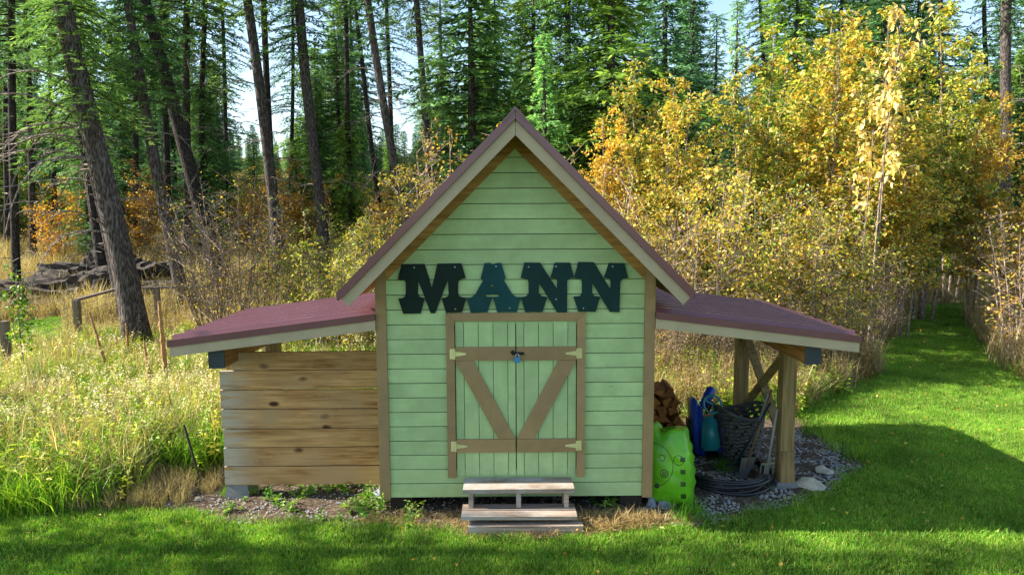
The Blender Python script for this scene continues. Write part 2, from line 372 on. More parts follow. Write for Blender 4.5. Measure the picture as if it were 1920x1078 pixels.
MB().box(-.012, .036, -.09, -.068, 1.385, 1.435).build('lock_body', 'blue_lock', pk)
MB().tube([(.012+.016*math.cos(a), -.079, 1.435+.03*max(0, math.sin(a))) for a in np.linspace(math.pi, 0, 9)], .005, 6).build('shackle', 'steel', pk)

# lean-tos
def lean_to(s, yb, name):
    z_in, z_out, xo = 1.815, 1.588, 3.05
    sl2 = (z_in-z_out)/(xo-1.232)
    zt = lambda x: z_in-(abs(x)-1.232)*sl2
    ys = []; y = -.055
    while y < yb: ys += [(y, 0), (y+.08, 0), (y+.095, .046), (y+.125, .046), (y+.14, 0)]; y += .21
    b = MB()
    for (ya, ha), (yc, hb) in zip(ys[:-1], ys[1:]):
        if yc > yb: break
        v = [(s*1.233, ya, z_in+ha), (s*xo, ya, z_out+ha), (s*xo, yc, z_out+hb), (s*1.233, yc, z_in+hb)]
        w = [(q[0], q[1], z_ - .012) for q, z_ in zip(v, (z_in, z_out, z_out, z_in))]
        b.add(v+w, ((0, 1, 2, 3), (4, 7, 6, 5), (1, 5, 6, 2), (0, 4, 5, 1)))
    b.build('lean_to_roof_sheet', 'red_metal', shed)
    def rk(x0, x1, t0, t1, y0, y1, nm, mat):
        q = [(s*x0, zt(x0)-t1), (s*x1, zt(x1)-t1), (s*x1, zt(x1)-t0), (s*x0, zt(x0)-t0)]
        return MB().prism(q if s > 0 else q[::-1], y0, y1).build(nm, mat, shed)
    rk(1.234, xo+.004, -.014, .048, -.082, -.056, 'lean_to_edge_trim', 'red_metal')
    rk(1.234, xo-.01, .049, .135, -.070, -.03, 'lean_to_barge', 'barge_tan')
    n_ = 4
    for i in range(1, n_+1): yy = -.03+(yb-.05)*i/n_; rk(1.234, xo-.03, .049, .135, yy-.02, yy+.02, 'rafter', 'rough_beam')
    for xx in (1.5, 1.95, 2.4, 2.95):
        MB().hexa([(s*(xx-.045), -.029, zt(xx)-.048), (s*(xx+.045), -.029, zt(xx)-.048), (s*(xx+.045), yb, zt(xx)-.048), (s*(xx-.045), yb, zt(xx)-.048)] +
                  [(s*(xx-.045), -.029, zt(xx)-.017), (s*(xx+.045), -.029, zt(xx)-.017), (s*(xx+.045), yb, zt(xx)-.017), (s*(xx-.045), yb, zt(xx)-.017)]).build('purlin', 'rough_beam', shed)
    x0, x1 = sorted((s*2.60, s*2.735)); zb_ = zt(2.67)-.135
    MB().box(x0, x1, .02, yb-.02, zb_-.165, zb_).build('beam', 'rough_beam', shed)
    MB().box(x0-.004, x1+.004, .005, .0195, zb_-.17, zb_+.002).build('beam_cap', 'beam_cap', shed)
    return zb_-.166
zl = lean_to(-1, 1.72, 'left'); zr = lean_to(1, 2.25, 'right')
# plank wall of one lean-to
tops = [659, 694, 730, 766, 803, 838, 873, 908]; Yp = .35
for i in range(7):
    z1 = atY(412, tops[i], Yp)[2]; z0 = atY(412, tops[i+1], Yp)[2]; xl = -2.775-rng.uniform(0, .012)+(.11 if i == 0 else 0)
    j = rng.uniform(-.004, .004)
    MB().prism([(xl, z0+.005), (-1.235, z0+.005+j), (-1.235, z1-.004+j), (xl, z1-.004)], Yp-.02-rng.uniform(0, .006), Yp+.012).build('wall_plank', 'cedar_plank', shed)
def post(x, y, zt_, mat='post_wood', w=.066, ph=.13):
    MB().box(x-w, x+w, y-w, y+w, H(x, y)+ph, zt_).build('post', mat, shed)
    b = MB(); a, c2 = .125, .095; z0 = H(x, y)-.05; z1 = H(x, y)+ph
    b.hexa([(x-a, y-a, z0), (x+a, y-a, z0), (x+a, y+a, z0), (x-a, y+a, z0), (x-c2, y-c2, z1), (x+c2, y-c2, z1), (x+c2, y+c2, z1), (x-c2, y+c2, z1)])
    b.build('pier_block', 'concrete', shed)
post(-2.67, .432, zl); post(-2.67, 1.5, zl)
post(2.67, .55, zr, ph=.05); post(2.67, 1.85, zr, ph=.05)
MB().beam((2.645, .62, 1.27), (2.645, 1.78, .38), .03, .09, (1, 0, 0)).build('cross_brace', 'post_wood', shed)
MB().beam((2.695, .62, .38), (2.695, 1.78, 1.27), .03, .09, (1, 0, 0)).build('cross_brace', 'post_wood', shed)
MB().hexa([(2.60, .455, .045), (2.745, .455, .045), (2.745, .484, .045), (2.60, .484, .045), (2.61, .47, .36), (2.735, .47, .36), (2.735, .4845, .36), (2.61, .4845, .36)]).build('post_skirt', 'post_wood', shed)

# letters
LET = dict(M=([(95,105),(268,103),(303,212),(322,295),(343,214),(370,101),(550,98),(583,210),(560,213),(533,225),(525,250),(525,325),(532,350),(558,360),(588,363),(556,470),(435,474),(403,366),(432,361),(450,350),(455,330),(450,214),(350,478),(318,478),(216,214),(217,330),(230,355),(268,368),(238,480),(107,482),(70,370),(102,365),(122,350),(127,325),(127,250),(122,232),(100,222),(67,220)], []),
 A=([(730,97),(765,95),(795,106),(825,95),(857,96),(890,210),(878,215),(880,235),(945,340),(965,355),(1006,358),(975,468),(828,470),(795,358),(787,358),(750,470),(625,474),(593,364),(630,360),(655,340),(715,235),(718,218),(700,212)], [[(787,252),(768,278),(805,278)], [(745,335),(736,340),(736,350),(745,356),(830,356),(840,350),(840,340),(830,335)]]),
 N=([(1035,93),(1155,93),(1287,300),(1287,230),(1272,213),(1237,207),(1267,93),(1385,93),(1415,208),(1385,211),(1362,230),(1360,470),(1285,470),(1145,240),(1145,325),(1160,348),(1208,358),(1172,468),(1040,468),(1009,358),(1050,352),(1068,330),(1068,240),(1058,216),(1008,208)], []),
 N2=([(1450,88),(1567,90),(1697,303),(1697,235),(1685,212),(1648,205),(1683,95),(1798,97),(1828,207),(1790,211),(1768,235),(1762,470),(1690,468),(1553,240),(1553,325),(1568,348),(1613,355),(1580,467),(1448,465),(1413,353),(1460,350),(1477,330),(1477,240),(1468,216),(1418,208)], []))
sign = thing('letter_sign', 'dark teal cut-out wooden letters reading MANN above the shed door', 'sign', (-.02, -.03, 1.83))
for key, mt in (('M', 'letter_dark'), ('A', 'letter_mid'), ('N', 'letter_teal'), ('N2', 'letter_teal')):
    cu = bpy.data.curves.new('letter', 'CURVE'); cu.dimensions = '2D'; cu.fill_mode = 'BOTH'; cu.extrude = .009; cu.bevel_depth = .0015
    out, holes = LET[key]
    for poly in [out]+holes:
        pts = [atY(730+x/4.085, 470+y/4.085, -.045) for x, y in poly]
        sp_ = cu.splines.new('POLY'); sp_.points.add(len(pts)-1); sp_.use_cyclic_u = True
        for q, w in zip(sp_.points, pts): q.co = (w[0]+.02, w[2]-1.83, 0, 1)
    tmp = bpy.data.objects.new('tmp', cu); COL.objects.link(tmp)
    bpy.context.view_layer.update()
    me = bpy.data.meshes.new_from_object(tmp.evaluated_get(bpy.context.evaluated_depsgraph_get()))
    bpy.data.objects.remove(tmp); me.name = 'letter'; me.materials.clear()
    me.transform(Matrix.Rotation(R(90), 4, 'X'))
    o = link_mesh('letter', me, mt, sign); o.location = (0, -.0065, 0)
    scr = dict(M=[(190, 130), (502, 126), (505, 447)], A=[(817, 121), (923, 440)], N=[(1067, 125), (1277, 121), (1277, 372)], N2=[(1710, 121), (1487, 440)])[key]
    for x, y in scr:
        w = atY(730+x/4.085, 470+y/4.085, -.05); MB().tube([(w[0], -.051, w[2]), (w[0], -.044, w[2])], .006, 8).build('screw', 'screw', o, org=(-.02, -.0365, 1.83))

# steps
st = thing('porch_steps', 'weathered grey plank steps in front of the double door', 'steps', (0, -.3, 0))
def tread(x0, x1, y0, y1, z0, z1, name='tread_plank', sk=0.):
    MB().hexa([(x0, y0, z0), (x1, y0+sk, z0+sk*.3), (x1, y1+sk, z0+sk*.3), (x0, y1, z0), (x0, y0, z1), (x1, y0+sk, z1+sk*.3), (x1, y1+sk, z1+sk*.3), (x0, y1, z1)]).build(name, 'grey_step', st)
tread(-.465, .492, -.17, -.055, .287, .325); tread(-.467, .498, -.312, -.176, .285, .323)
for xx in (-.40, .015, .43): MB().box(xx-.02, xx+.02, -.295, -.055, -.03, .285).build('stringer', 'grey_step', st)
p2b = onG(870, 945, .15); p2f = onG(872, 966, .15); 
tread(-.475, .505, -.333, -.213, .122, .15); tread(-.475, .508, -.46, -.338, .118, .148, sk=-.008)
for xx in (-.38, .42): MB().box(xx-.03, xx+.03, -.345, -.296, -.03, .117).build('stringer', 'grey_step', st)
bl = thing('timber_block', 'low weathered timber lying in front of the bottom step', 'timber', (.06, -.53, 0))
MB().hexa([(-.415, -.492, -.02), (.555, -.502, -.015), (.555, -.425, -.015), (-.415, -.415, -.02), (-.415, -.492, .072), (.555, -.502, .078), (.555, -.425, .078), (-.415, -.415, .072)]).build('timber', 'grey_step', bl)
MB().hexa([(-.39, -.412, -.02), (.52, -.422, -.02), (.52, -.375, -.02), (-.39, -.365, -.02), (-.39, -.412, .064), (.52, -.422, .07), (.52, -.375, .07), (-.39, -.365, .064)]).build('timber', 'grey_step', bl)


# ------------------------------------------------------------------ things around the shed
def rock(name, x, y, sx, sy, sz, mat, label, seed, group=None, z=None):
    r_ = random.Random(seed); bm = bmesh.new(); bmesh.ops.create_icosphere(bm, subdivisions=2, radius=1)
    ph = [r_.uniform(0, 6) for _ in range(6)]
    for v in bm.verts:
        k = 1+.18*math.sin(3*v.co.x+ph[0])+.15*math.sin(4*v.co.y+ph[1])+.12*math.sin(5*v.co.z+ph[2])+r_.uniform(-.06, .06)
        v.co = Vector((v.co.x*sx*k, v.co.y*sy*k, max(-.5, v.co.z)*sz*k))
    me = bpy.data.meshes.new(name); bm.to_mesh(me); bm.free()
    o = link_mesh(name, me, mat); o.location = (x, y, (H(x, y) if z is None else z)+sz*.3); o.rotation_euler = (0, 0, r_.uniform(0, 6)); return tag(o, label, 'rock', group)
q = onG(1520, 911); rock('flat_rock', q[0], q[1], .16, .12, .05, 'stone_tan', 'pale flat rock lying on gravel beside the lean-to post', 3)
q = onG(1222, 948); rock('grey_stone', q[0], q[1], .055, .05, .05, 'stone', 'smaller grey stone beside the foot of the shed corner board', 4)
q = onG(1250, 947); rock('grey_stone', q[0], q[1], .085, .06, .05, 'stone', 'larger grey stone under the lime green bag', 5)
q = onG(1440, 880); rock('brown_rock', q[0]+.55, q[1]-.08, .10, .08, .04, 'stone_tan', 'brown rock against the pier of the open lean-to post', 8)
q = onG(372, 938); rock('round_stone', q[0], q[1], .035, .03, .03, 'stone_tan', 'small tan round stone at the weedy lawn edge', 6)
q = onG(728, 945); rock('bark_lump', q[0]-.1, q[1]+.12, .10, .08, .08, 'stone', 'lumpy grey stone under the corner beside the plank wall', 9)

# lime green bag
bag = thing('plastic_bag', 'bulging lime green plastic bag leaning on the shed corner', 'bag', (1.43, .14, 0))
bm = bmesh.new(); bmesh.ops.create_cube(bm, size=1); bmesh.ops.subdivide_edges(bm, edges=bm.edges[:], cuts=15, use_grid_fill=True)
for v in bm.verts:
    x, y, z = v.co*2
    wx = (1-abs(y)**5*.12)*(1-.22*max(0, z)**2.5); wy = (1-abs(z)**4*.25)*(1-abs(x)**6*.1)
    bulge = 1+.10*math.cos(z*1.4)*math.cos(y*1.2)
    wr = .005*math.sin(z*17+x*3+y*2)*(.3+abs(x))+.003*math.sin(z*31-y*9+x*4)+.004*math.sin(z*5+x*4)
    v.co = Vector((x*.185*wx*bulge+wr, y*.15*wy*bulge+wr, z*.325+.02*math.sin(x*4)*(z > .5)))
    v.co.z += (.045*(abs(x)**3)*(1 if z > .8 else 0)*(1 if z > 0 else 0))
    v.co.x += -.02*max(0, z)
me = bpy.data.meshes.new('bag_body'); bm.to_mesh(me); bm.free(); me.shade_smooth()
m, t, n, p = nmat('bag_lime'); p.inputs['Roughness'].default_value = .32; p.inputs['Specular IOR Level'].default_value = .5
tc = node(t, 'ShaderNodeTexCoord').outputs['Object']; sx = node(t, 'ShaderNodeSeparateXYZ'); t.links.new(tc, sx.inputs[0])
def mth(op, a, b=None):
    q = node(t, 'ShaderNodeMath', operation=op)
    for i, v in enumerate((a, b)):
        if v is None: continue
        if hasattr(v, 'is_linked'): t.links.new(v, q.inputs[i])
        else: q.inputs[i].default_value = v
    return q.outputs[0]
def ring(cx, cz, r_, w):
    dx = mth('SUBTRACT', sx.outputs[0], cx); dz = mth('SUBTRACT', sx.outputs[2], cz)
    d = mth('SQRT', mth('ADD', mth('MULTIPLY', dx, dx), mth('MULTIPLY', dz, dz)))
    return mth('LESS_THAN', mth('ABSOLUTE', mth('SUBTRACT', d, r_)), w)
front = mth('LESS_THAN', sx.outputs[1], -.05)
mk = ring(-.06, .09, .026, .004)
for a in ((-.04, -.05, .034, .005), (-.04, -.05, .015, .006), (-.16, .02, .2, .0035), (-.11, -.17, .012, .012), (.09, .08, .045, .0035)): mk = mth('MAXIMUM', mk, ring(*a))
edge = mth('MULTIPLY', mth('GREATER_THAN', sx.outputs[0], .105), mth('LESS_THAN', sx.outputs[0], .15))
sq = mth('MULTIPLY', edge, mth('GREATER_THAN', mth('FRACT', mth('MULTIPLY', sx.outputs[2], 9.)), .62))
mk = mth('MULTIPLY', front, mth('MAXIMUM', mk, mth('MULTIPLY', sq, mth('LESS_THAN', sx.outputs[2], .13))))
lime = ramp(t, noise(t, tc, 5, 4), ((.35, hx('529a12')), (.65, hx('6ab51c'))))
t.links.new(mix(t, mk, lime, hx('1f3d14')), p.inputs['Base Color'])
bo = link_mesh('bag_body', me, 'bag_lime', bag); bo.location = (0, 0, .325); 
bag.rotation_euler = (R(-7), R(-3), R(-24)); bag.location = (1.455, .12, .03)
fl = MB(); fl.add([(-.15, -.02, .655), (.02, .0, .70), (.12, -.03, .645), (.12, .02, .64), (.02, .03, .66), (-.15, .03, .645)], ((0, 1, 4, 5), (1, 2, 3, 4), (0, 5, 4, 1), (1, 4, 3, 2)))
MATS['bag_plain'] = plain('bag_plain', hx('6cbd17'), .35, var=.1)
fl.build('folded_top', 'bag_plain', bag, org=(0, 0, 0.012))

# black pipe coil
hose = MB(); pts = []
for i in range(6*40+14):
    a = 2*math.pi*i/40+.4; k = i/40
    pts.append((2.10+(.50-.018*(k % 3))*math.cos(a)+.025*math.sin(k*2), .80+(.60-.02*(k % 3))*math.sin(a), .03+.018*k+.014*math.sin(a*2+k)))
tag(hose.tube(pts, .0155, 7).build('pipe_coil', 'black_hose', smooth=True), 'coil of black plastic pipe lying on gravel under the lean-to', 'pipe')

# firewood
logm = []
for k in range(5):
    r_ = random.Random(40+k); b = MB(); n_ = [3, 4, 3, 5, 4][k]
    ang = sorted(r_.uniform(0, .8)+2*math.pi*i/n_ for i in range(n_)); rr = [r_.uniform(.06, .085) for _ in ang]
    pl = [(r1*math.cos(a), r1*math.sin(a)) for a, r1 in zip(ang, rr)]
    b.prism(pl, -.2, .2); me = bpy.data.meshes.new('log'); me.from_pydata(b.v, [], b.f); me.materials.append(MATS['split_wood']); logm.append(me)
r_ = random.Random(5)
for row in range(7):
    for i in range(8-row//2):
        x = 1.31+i*.115+(.05 if row % 2 else 0); 
        if x > 2.08-row*.05: continue
        o = bpy.data.objects.new('firewood_log', logm[r_.randrange(5)]); COL.objects.link(o)
        o.location = (x+r_.uniform(-.012, .012), 1.72+r_.uniform(-.05, .05), .075+row*.098+r_.uniform(-.008, .008)); o.rotation_euler = (r_.uniform(-.06, .06), r_.uniform(0, 6.3), r_.uniform(-.12, .12))
        tag(o, 'split firewood log in the stack against the shed side wall', 'firewood', 'stacked firewood logs')

# ride-on toy
toy = thing('ride_on_toy', 'blue and teal plastic ride-on toy with steering wheel beside the firewood', 'toy', (1.95, 1.30, 0))
def rbox(name, c, s_, mat, par, rot=(0, 0, 0), bev=.03, taper=1.):
    bm = bmesh.new(); bmesh.ops.create_cube(bm, size=1)
    for v in bm.verts:
        k = taper if v.co.z > 0 else 1.
        v.co = Vector((v.co.x*s_[0]*k, v.co.y*s_[1], v.co.z*s_[2]))
    bmesh.ops.bevel(bm, geom=bm.edges[:], offset=bev, segments=3, affect='EDGES')
    me = bpy.data.meshes.new(name); bm.to_mesh(me); bm.free(); me.shade_smooth()
    o = link_mesh(name, me, mat, par); o.location = Vector(c)-Vector(ORG[par.name]) if par else c; o.rotation_euler = rot; ORG[o.name] = ORG[par.name] if par else np.zeros(3); return o
rbox('hood', (2.09, 1.12, .34), (.21, .16, .36), 'toy_teal', toy, (R(-12), 0, 0), .03, .62)
rbox('side_panel', (1.97, 1.28, .38), (.055, .26, .62), 'toy_blue', toy, (R(-8), R(-3), 0), .024)
rbox('side_panel', (2.02, 1.25, .34), (.05, .22, .54), 'toy_blue', toy, (R(-8), R(-2), 0), .022)
rbox('side_panel', (2.23, 1.24, .32), (.055, .24, .46), 'toy_blue', toy, (R(-8), R(3), 0), .024)
rbox('chassis', (2.1, 1.36, .24), (.36, .22, .42), 'toy_dark', toy, (0, 0, 0), .03)
rbox('seat', (2.14, 1.38, .66), (.11, .05, .26), 'toy_blue', toy, (R(-10), R(28), 0), .022)
MB().tube([(2.13+.095*math.cos(a), 1.16+.03*math.sin(a), .645+.09*math.sin(a)) for a in np.linspace(0, 2*math.pi, 25)], .013, 7, False).build('steering_wheel', 'toy_teal', toy, True)
b = MB(); b.tube([(2.13, 1.18, .645), (2.1, 1.25, .52)], .014, 6)
b.build('steering_column', 'toy_dark', toy)
for a in (.5, 2.6, 4.7): MB().tube([(2.13, 1.16, .645), (2.13+.09*math.cos(a), 1.16+.03*math.sin(a), .645+.085*math.sin(a))], .009, 5).build('spoke', 'toy_teal', toy)
for xx in (1.93, 2.28): MB().tube([(xx-.03, 1.36, .11), (xx+.03, 1.36, .11)], [.11, .11], 16).build('wheel', 'toy_dark', toy)

# dark woven basket
bk = thing('woven_basket', 'dark grey woven basket with a sagging rim under the lean-to', 'basket', (2.42, 1.15, 0))
def bpt(a, h):
    r1 = .20+.07*h+.012*math.sin(3*a+1); return (2.42+r1*math.cos(a), 1.15+r1*.9*math.sin(a), .03+h*(.56+.05*math.sin(a*2+1)))
b = MB(); N_ = 56; K = 26
vs_ = []; 
for k in range(K+1):
    for i in range(N_):
        a = 2*math.pi*i/N_; x, y, z = bpt(a, k/K); o_ = .007*(1 if (i//2+k) % 2 else -1)
        vs_.append((x+o_*math.cos(a), y+o_*math.sin(a), z))
b.add(vs_, [(k*N_+i, k*N_+(i+1) % N_, (k+1)*N_+(i+1) % N_, (k+1)*N_+i) for k in range(K) for i in range(N_) if (i+k*3) % 7 != 0])
b.build('woven_wall', 'basket_dark', bk)
MB().tube([bpt(a, 1.0) for a in np.linspace(0, 2*math.pi, 41)], .018, 6, False).build('rim', 'basket_dark', bk)
MB().prism([(2.42+.2*math.cos(a), .0+.2*math.sin(a)) for a in np.linspace(0, 2*math.pi, 20)[:-1]], 0, .02)
b = MB(); b.tube([(2.42, 1.15, .012), (2.42, 1.15, .04)], [.2, .2], 20); b.build('base', 'basket_dark', bk)

# garden tools leaning on the post
def tool(name, label, cat, foot, top, mat, head):
    tt = thing(name, label, cat, (foot[0], foot[1], 0)); f0 = Vector(foot); t0 = Vector(top)
    MB().tube([f0+(t0-f0)*.12, t0], .012, 7).build('handle', mat, tt, True)
    d = (t0-f0).normalized(); sd_ = Vector((1, .15, 0))
    if head == 'rake':
        MB().beam(f0+d*.12-sd_*.11, f0+d*.12+sd_*.11, .02, .02).build('head', 'black_iron', tt)
        for k in range(7): q = f0+d*.11+sd_*(-.105+.035*k); MB().beam(q, q+Vector((0, -.02, -.065)), .007, .007, (0, 1, 0)).build('tine', 'black_iron', tt)
    elif head == 'fork':
        MB().beam(f0+d*.22-sd_*.07, f0+d*.22+sd_*.07, .02, .014).build('head', 'steel', tt)
        for k in range(4): q = f0+d*.22+sd_*(-.066+.044*k); MB().beam(q, q-d*.20, .009, .009, (0, 1, 0)).build('tine', 'steel', tt)
    else:
        b = MB(); w = sd_*.08; b.hexa([f0-w*.6, f0+w*.6, f0+w*.6+Vector((0, .01, 0)), f0-w*.6+Vector((0, .01, 0)), f0+d*.22-w, f0+d*.22+w, f0+d*.22+w+Vector((0, .012, 0)), f0+d*.22-w+Vector((0, .012, 0))]); b.build('blade', 'steel', tt)
tool('garden_fork', 'thin grey garden fork leaning against the lean-to post', 'tool', (2.46, .50, .01), (2.56, .50, .78), 'tool_grey', 'fork')
tool('garden_rake', 'black garden rake leaning between the basket and the post', 'tool', (2.20, .74, .03), (2.56, .66, .80), 'toy_dark', 'rake')
tool('garden_spade', 'wooden handled spade tilted towards the post beside the basket', 'tool', (2.30, .66, .02), (2.58, .70, .92), 'tool_wood', 'spade')
tool('garden_rake', 'rake with a weathered grey shaft between the spade and the post', 'tool', (2.38, .80, .02), (2.57, .78, .86), 'tool_grey', 'rake')

# leaning rod, fence, dirt pile
a = onG(380, 916); b_ = atY(345, 796, a[1]+.1)
tag(MB().tube([a, b_], [.014, .012], 7).build('iron_rod', 'rust_rod', org=tuple(a)), 'thin dark iron rod stuck in the weeds beside the plank wall', 'rod')
fence = thing('garden_fence', 'weathered wooden fence with top rail and wire mesh behind the weeds', 'fence', (-8.98, 8.1, 0))
def fpost(x, y, zt_, w=.055): MB().box(x-w, x+w, y-w, y+w, H(x, y)-.1, zt_).build('post', 'fence_wood', fence)
c0 = atY(140, 563, 8.1); fpost(c0[0]+.03, 8.1, c0[2])
r1 = atY(222, 541, 10.2); r2 = atY(430, 536, 11.2); l0 = atY(8, 602, 5.7); fpost(l0[0], 5.7, l0[2])
MB().beam(c0, r1, .09, .05).build('rail', 'twig_grey', fence); MB().beam(r1, r2, .09, .05).build('rail', 'twig_grey', fence)
fpost(r1[0], r1[1], r1[2]-.03); 
for k in (.33, .66, 1.): q = r1+(r2-r1)*k; fpost(q[0], q[1], q[2]-.03)
for A_, B_ in ((c0, r1), (r1, r2), (l0, c0)):
    b = MB(); L = np.linalg.norm(B_-A_)
    for k in range(6): h = .12+.16*k; b.tube([(A_[0], A_[1], A_[2]-h), (B_[0], B_[1], B_[2]-h)], .004, 4)
    for k in range(int(L/.25)): q = A_+(B_-A_)*(k*.25/L); b.tube([(q[0], q[1], q[2]-.05), (q[0], q[1], q[2]-.95)], .003, 4)
    w = b.build('wire_mesh', 'steel', fence); w['kind'] = 'stuff'
for k, (px, py, sx_, sz) in enumerate(((170, 575, 2.6, .62), (95, 590, 2.2, .45), (215, 545, 2., .8))):
    q = onG(px, py); yy = 14.2+k*.9; xx = atY(px, py, yy)[0]
    bm = bmesh.new(); bmesh.ops.create_icosphere(bm, subdivisions=5, radius=1); r_ = random.Random(60+k)
    for v in bm.verts:
        kk = 1+.13*math.sin(v.co.x*9+k)+.12*math.sin(v.co.y*11+2*k)+.1*math.sin(v.co.z*14)+r_.uniform(-.12, .12); v.co = Vector((v.co.x*sx_*kk, v.co.y*1.2*kk, max(-.2, v.co.z)*sz*kk*1.25))
    me = bpy.data.meshes.new('soil_heap'); bm.to_mesh(me); bm.free()
    if 'heap' not in MATS: plain('heap', hx('3a3129'), .95, var=.6, scale=7, bmp=1.)
    o = link_mesh('soil_heap', me, 'heap'); o.location = (xx, yy, H(xx, yy)); tag(o, ['wide low heap of dark dug soil behind the fence', 'flattest heap of dug soil by the mown patch', 'tallest heap of dug soil near the big leaning trunk'][k], 'soil heap', 'soil heaps')

# ------------------------------------------------------------------ conifers
def conifer(seed, Ht, R0, z0, nb, col_a, col_b, dens=1., droop=.35, wq=.026, shape=.85, nq=5, lq=.22):
    """crown mesh of a conifer of height Ht whose branches start at z0"""
    r_ = random.Random(seed); V = []; Fc = []; C = []; W_ = MB()
    for i in range(nb):
        u = (i+r_.random())/nb; z = z0+(Ht-z0)*u**.92
        L = R0*((1-u)**shape*.9+.06)*r_.uniform(.45, 1.2)*(.8+.3*math.sin(u*17+seed))
        if u < .12: L *= .55+u*3.5
        az = i*2.39996+r_.uniform(-.5, .5); up = .25*(u-.35)+r_.uniform(-.12, .12); dr = droop*r_.uniform(.6, 1.4)
        dx, dy = math.cos(az), math.sin(az)
        def P(tt): return Vector((dx*L*tt, dy*L*tt, z+L*(up*tt-dr*tt*tt+.18*max(0, tt-.6))))
        W_.tube([P(0), P(.4), P(.95)], [.012+.012*L, .008+.006*L, .004], 3, False)
        nt_ = max(5, int(L*15*dens))
        for k in range(nt_):
            tt = .12+.9*(k+r_.random())/nt_; b0 = P(min(tt, 1.)); side = 1 if k % 2 else -1
            tl = (.16+.34*L*(1.05-tt)*.55)*r_.uniform(.7, 1.2); fw = r_.uniform(.35, .95)
            d = Vector((dx*fw-dy*side*(1-fw*.45), dy*fw+dx*side*(1-fw*.45), r_.uniform(-.5, .05))).normalized()
            m_ = r_.random(); br = r_.uniform(.65, 1.25)
            c = tuple((col_a[j]*(1-m_)+col_b[j]*m_)*br for j in range(3))
            for q in range(nq):
                s0 = b0+d*tl*(q/nq)*.85
                dd = (d+Vector((r_.uniform(-.55, .55), r_.uniform(-.55, .55), r_.uniform(-.4, .3)))).normalized(); ll = lq*r_.uniform(.6, 1.15)
                sdv = dd.cross(Vector((r_.uniform(-.6, .6), r_.uniform(-.6, .6), 1))).normalized()*wq*r_.uniform(.7, 1.3)
                mid = s0+dd*ll*.45; e = s0+dd*ll; n_ = len(V)
                V += [tuple(s0), tuple(mid+sdv), tuple(e), tuple(mid-sdv)]; Fc.append((n_, n_+1, n_+2, n_+3)); C += [c]*4
    me = colmesh('crown', V, Fc, C); me.materials.append(MATS['needles'])
    wm = bpy.data.meshes.new('limbs'); wm.from_pydata(W_.v, [], W_.f); wm.materials.append(MATS['bark_dark'])
    return me, wm
DG, BG, YG = hx('2c4426'), hx('44623f'), hx('7f8f3a')
FIR = [conifer(11, 10, 2.5, .3, 240, hx('324f2c'), hx('64834a'), 1.2), conifer(12, 10, 2.2, .5, 220, hx('2d4a30'), hx('587a52'), 1.2, .3), conifer(13, 10, 2.7, .6, 230, hx('375427'), hx('7d9440'), 1.1, .45)]
POLE = [conifer(21, 14, 3.2, 3.6, 120, hx('2c4426'), hx('58753c'), 1., .4), conifer(22, 14, 2.9, 2.6, 115, hx('2a4229'), hx('4d6d40'), .9, .5), conifer(23, 14, 3.2, 4.6, 110, hx('304a26'), hx('6f8540'), 1., .35)]
TUFT = [conifer(31, 6, 1.5, .0, 90, hx('34522c'), hx('6f8844'), 2.2, .8, .012, .6, 10, .13), conifer(32, 6, 1.4, .0, 80, hx('2e4e2e'), hx('5f8044'), 2.2, .6, .012, .7, 10, .13)]
YOUNG = [conifer(41, 7, 1.6, .15, 170, hx('3f6a3c'), hx('86a860'), 1.6, .12, .018, 1., 6, .14), conifer(42, 7, 1.5, .15, 160, hx('4a7050'), hx('93ab80'), 1.5, .15, .018, 1., 6, .14)]

def add_part(tree, name, me, loc=(0, 0, 0), rot=(0, 0, 0), sc=(1, 1, 1), par=None):
    o = bpy.data.objects.new(name, me); COL.objects.link(o); o.parent = par or tree; o.location = loc; o.rotation_euler = rot; o.scale = sc if hasattr(sc, '__len__') else (sc, sc, sc)
    if name in ('limbs', 'stems'): o['kind'] = 'stuff'
    return o
DEAD = []
for k in range(6):
    r_ = random.Random(70+k); b = MB(); L = 1.; pts = [(L*t, .06*math.sin(t*4+k), (.3 if k < 3 else .4)*t-(.95 if k < 4 else .5)*t*t*t) for t in np.linspace(0, 1, 9)]
    b.tube(pts, list(np.linspace(.014, .004, 9)), 4, False)
    for j in range(7):
        i = r_.randrange(2, 8); p0 = Vector(pts[i]); s_ = r_.choice((-1, 1)); l_ = r_.uniform(.12, .32)
        b.tube([p0, p0+Vector((l_*.6, s_*l_*.5, -.02)), p0+Vector((l_, s_*l_*.8, -.14*r_.random()))], [.006, .005, .003], 3, False)
    me = bpy.data.meshes.new('dead_branch'); me.from_pydata(b.v, [], b.f); me.materials.append(MATS['twig_grey']); DEAD.append(me)

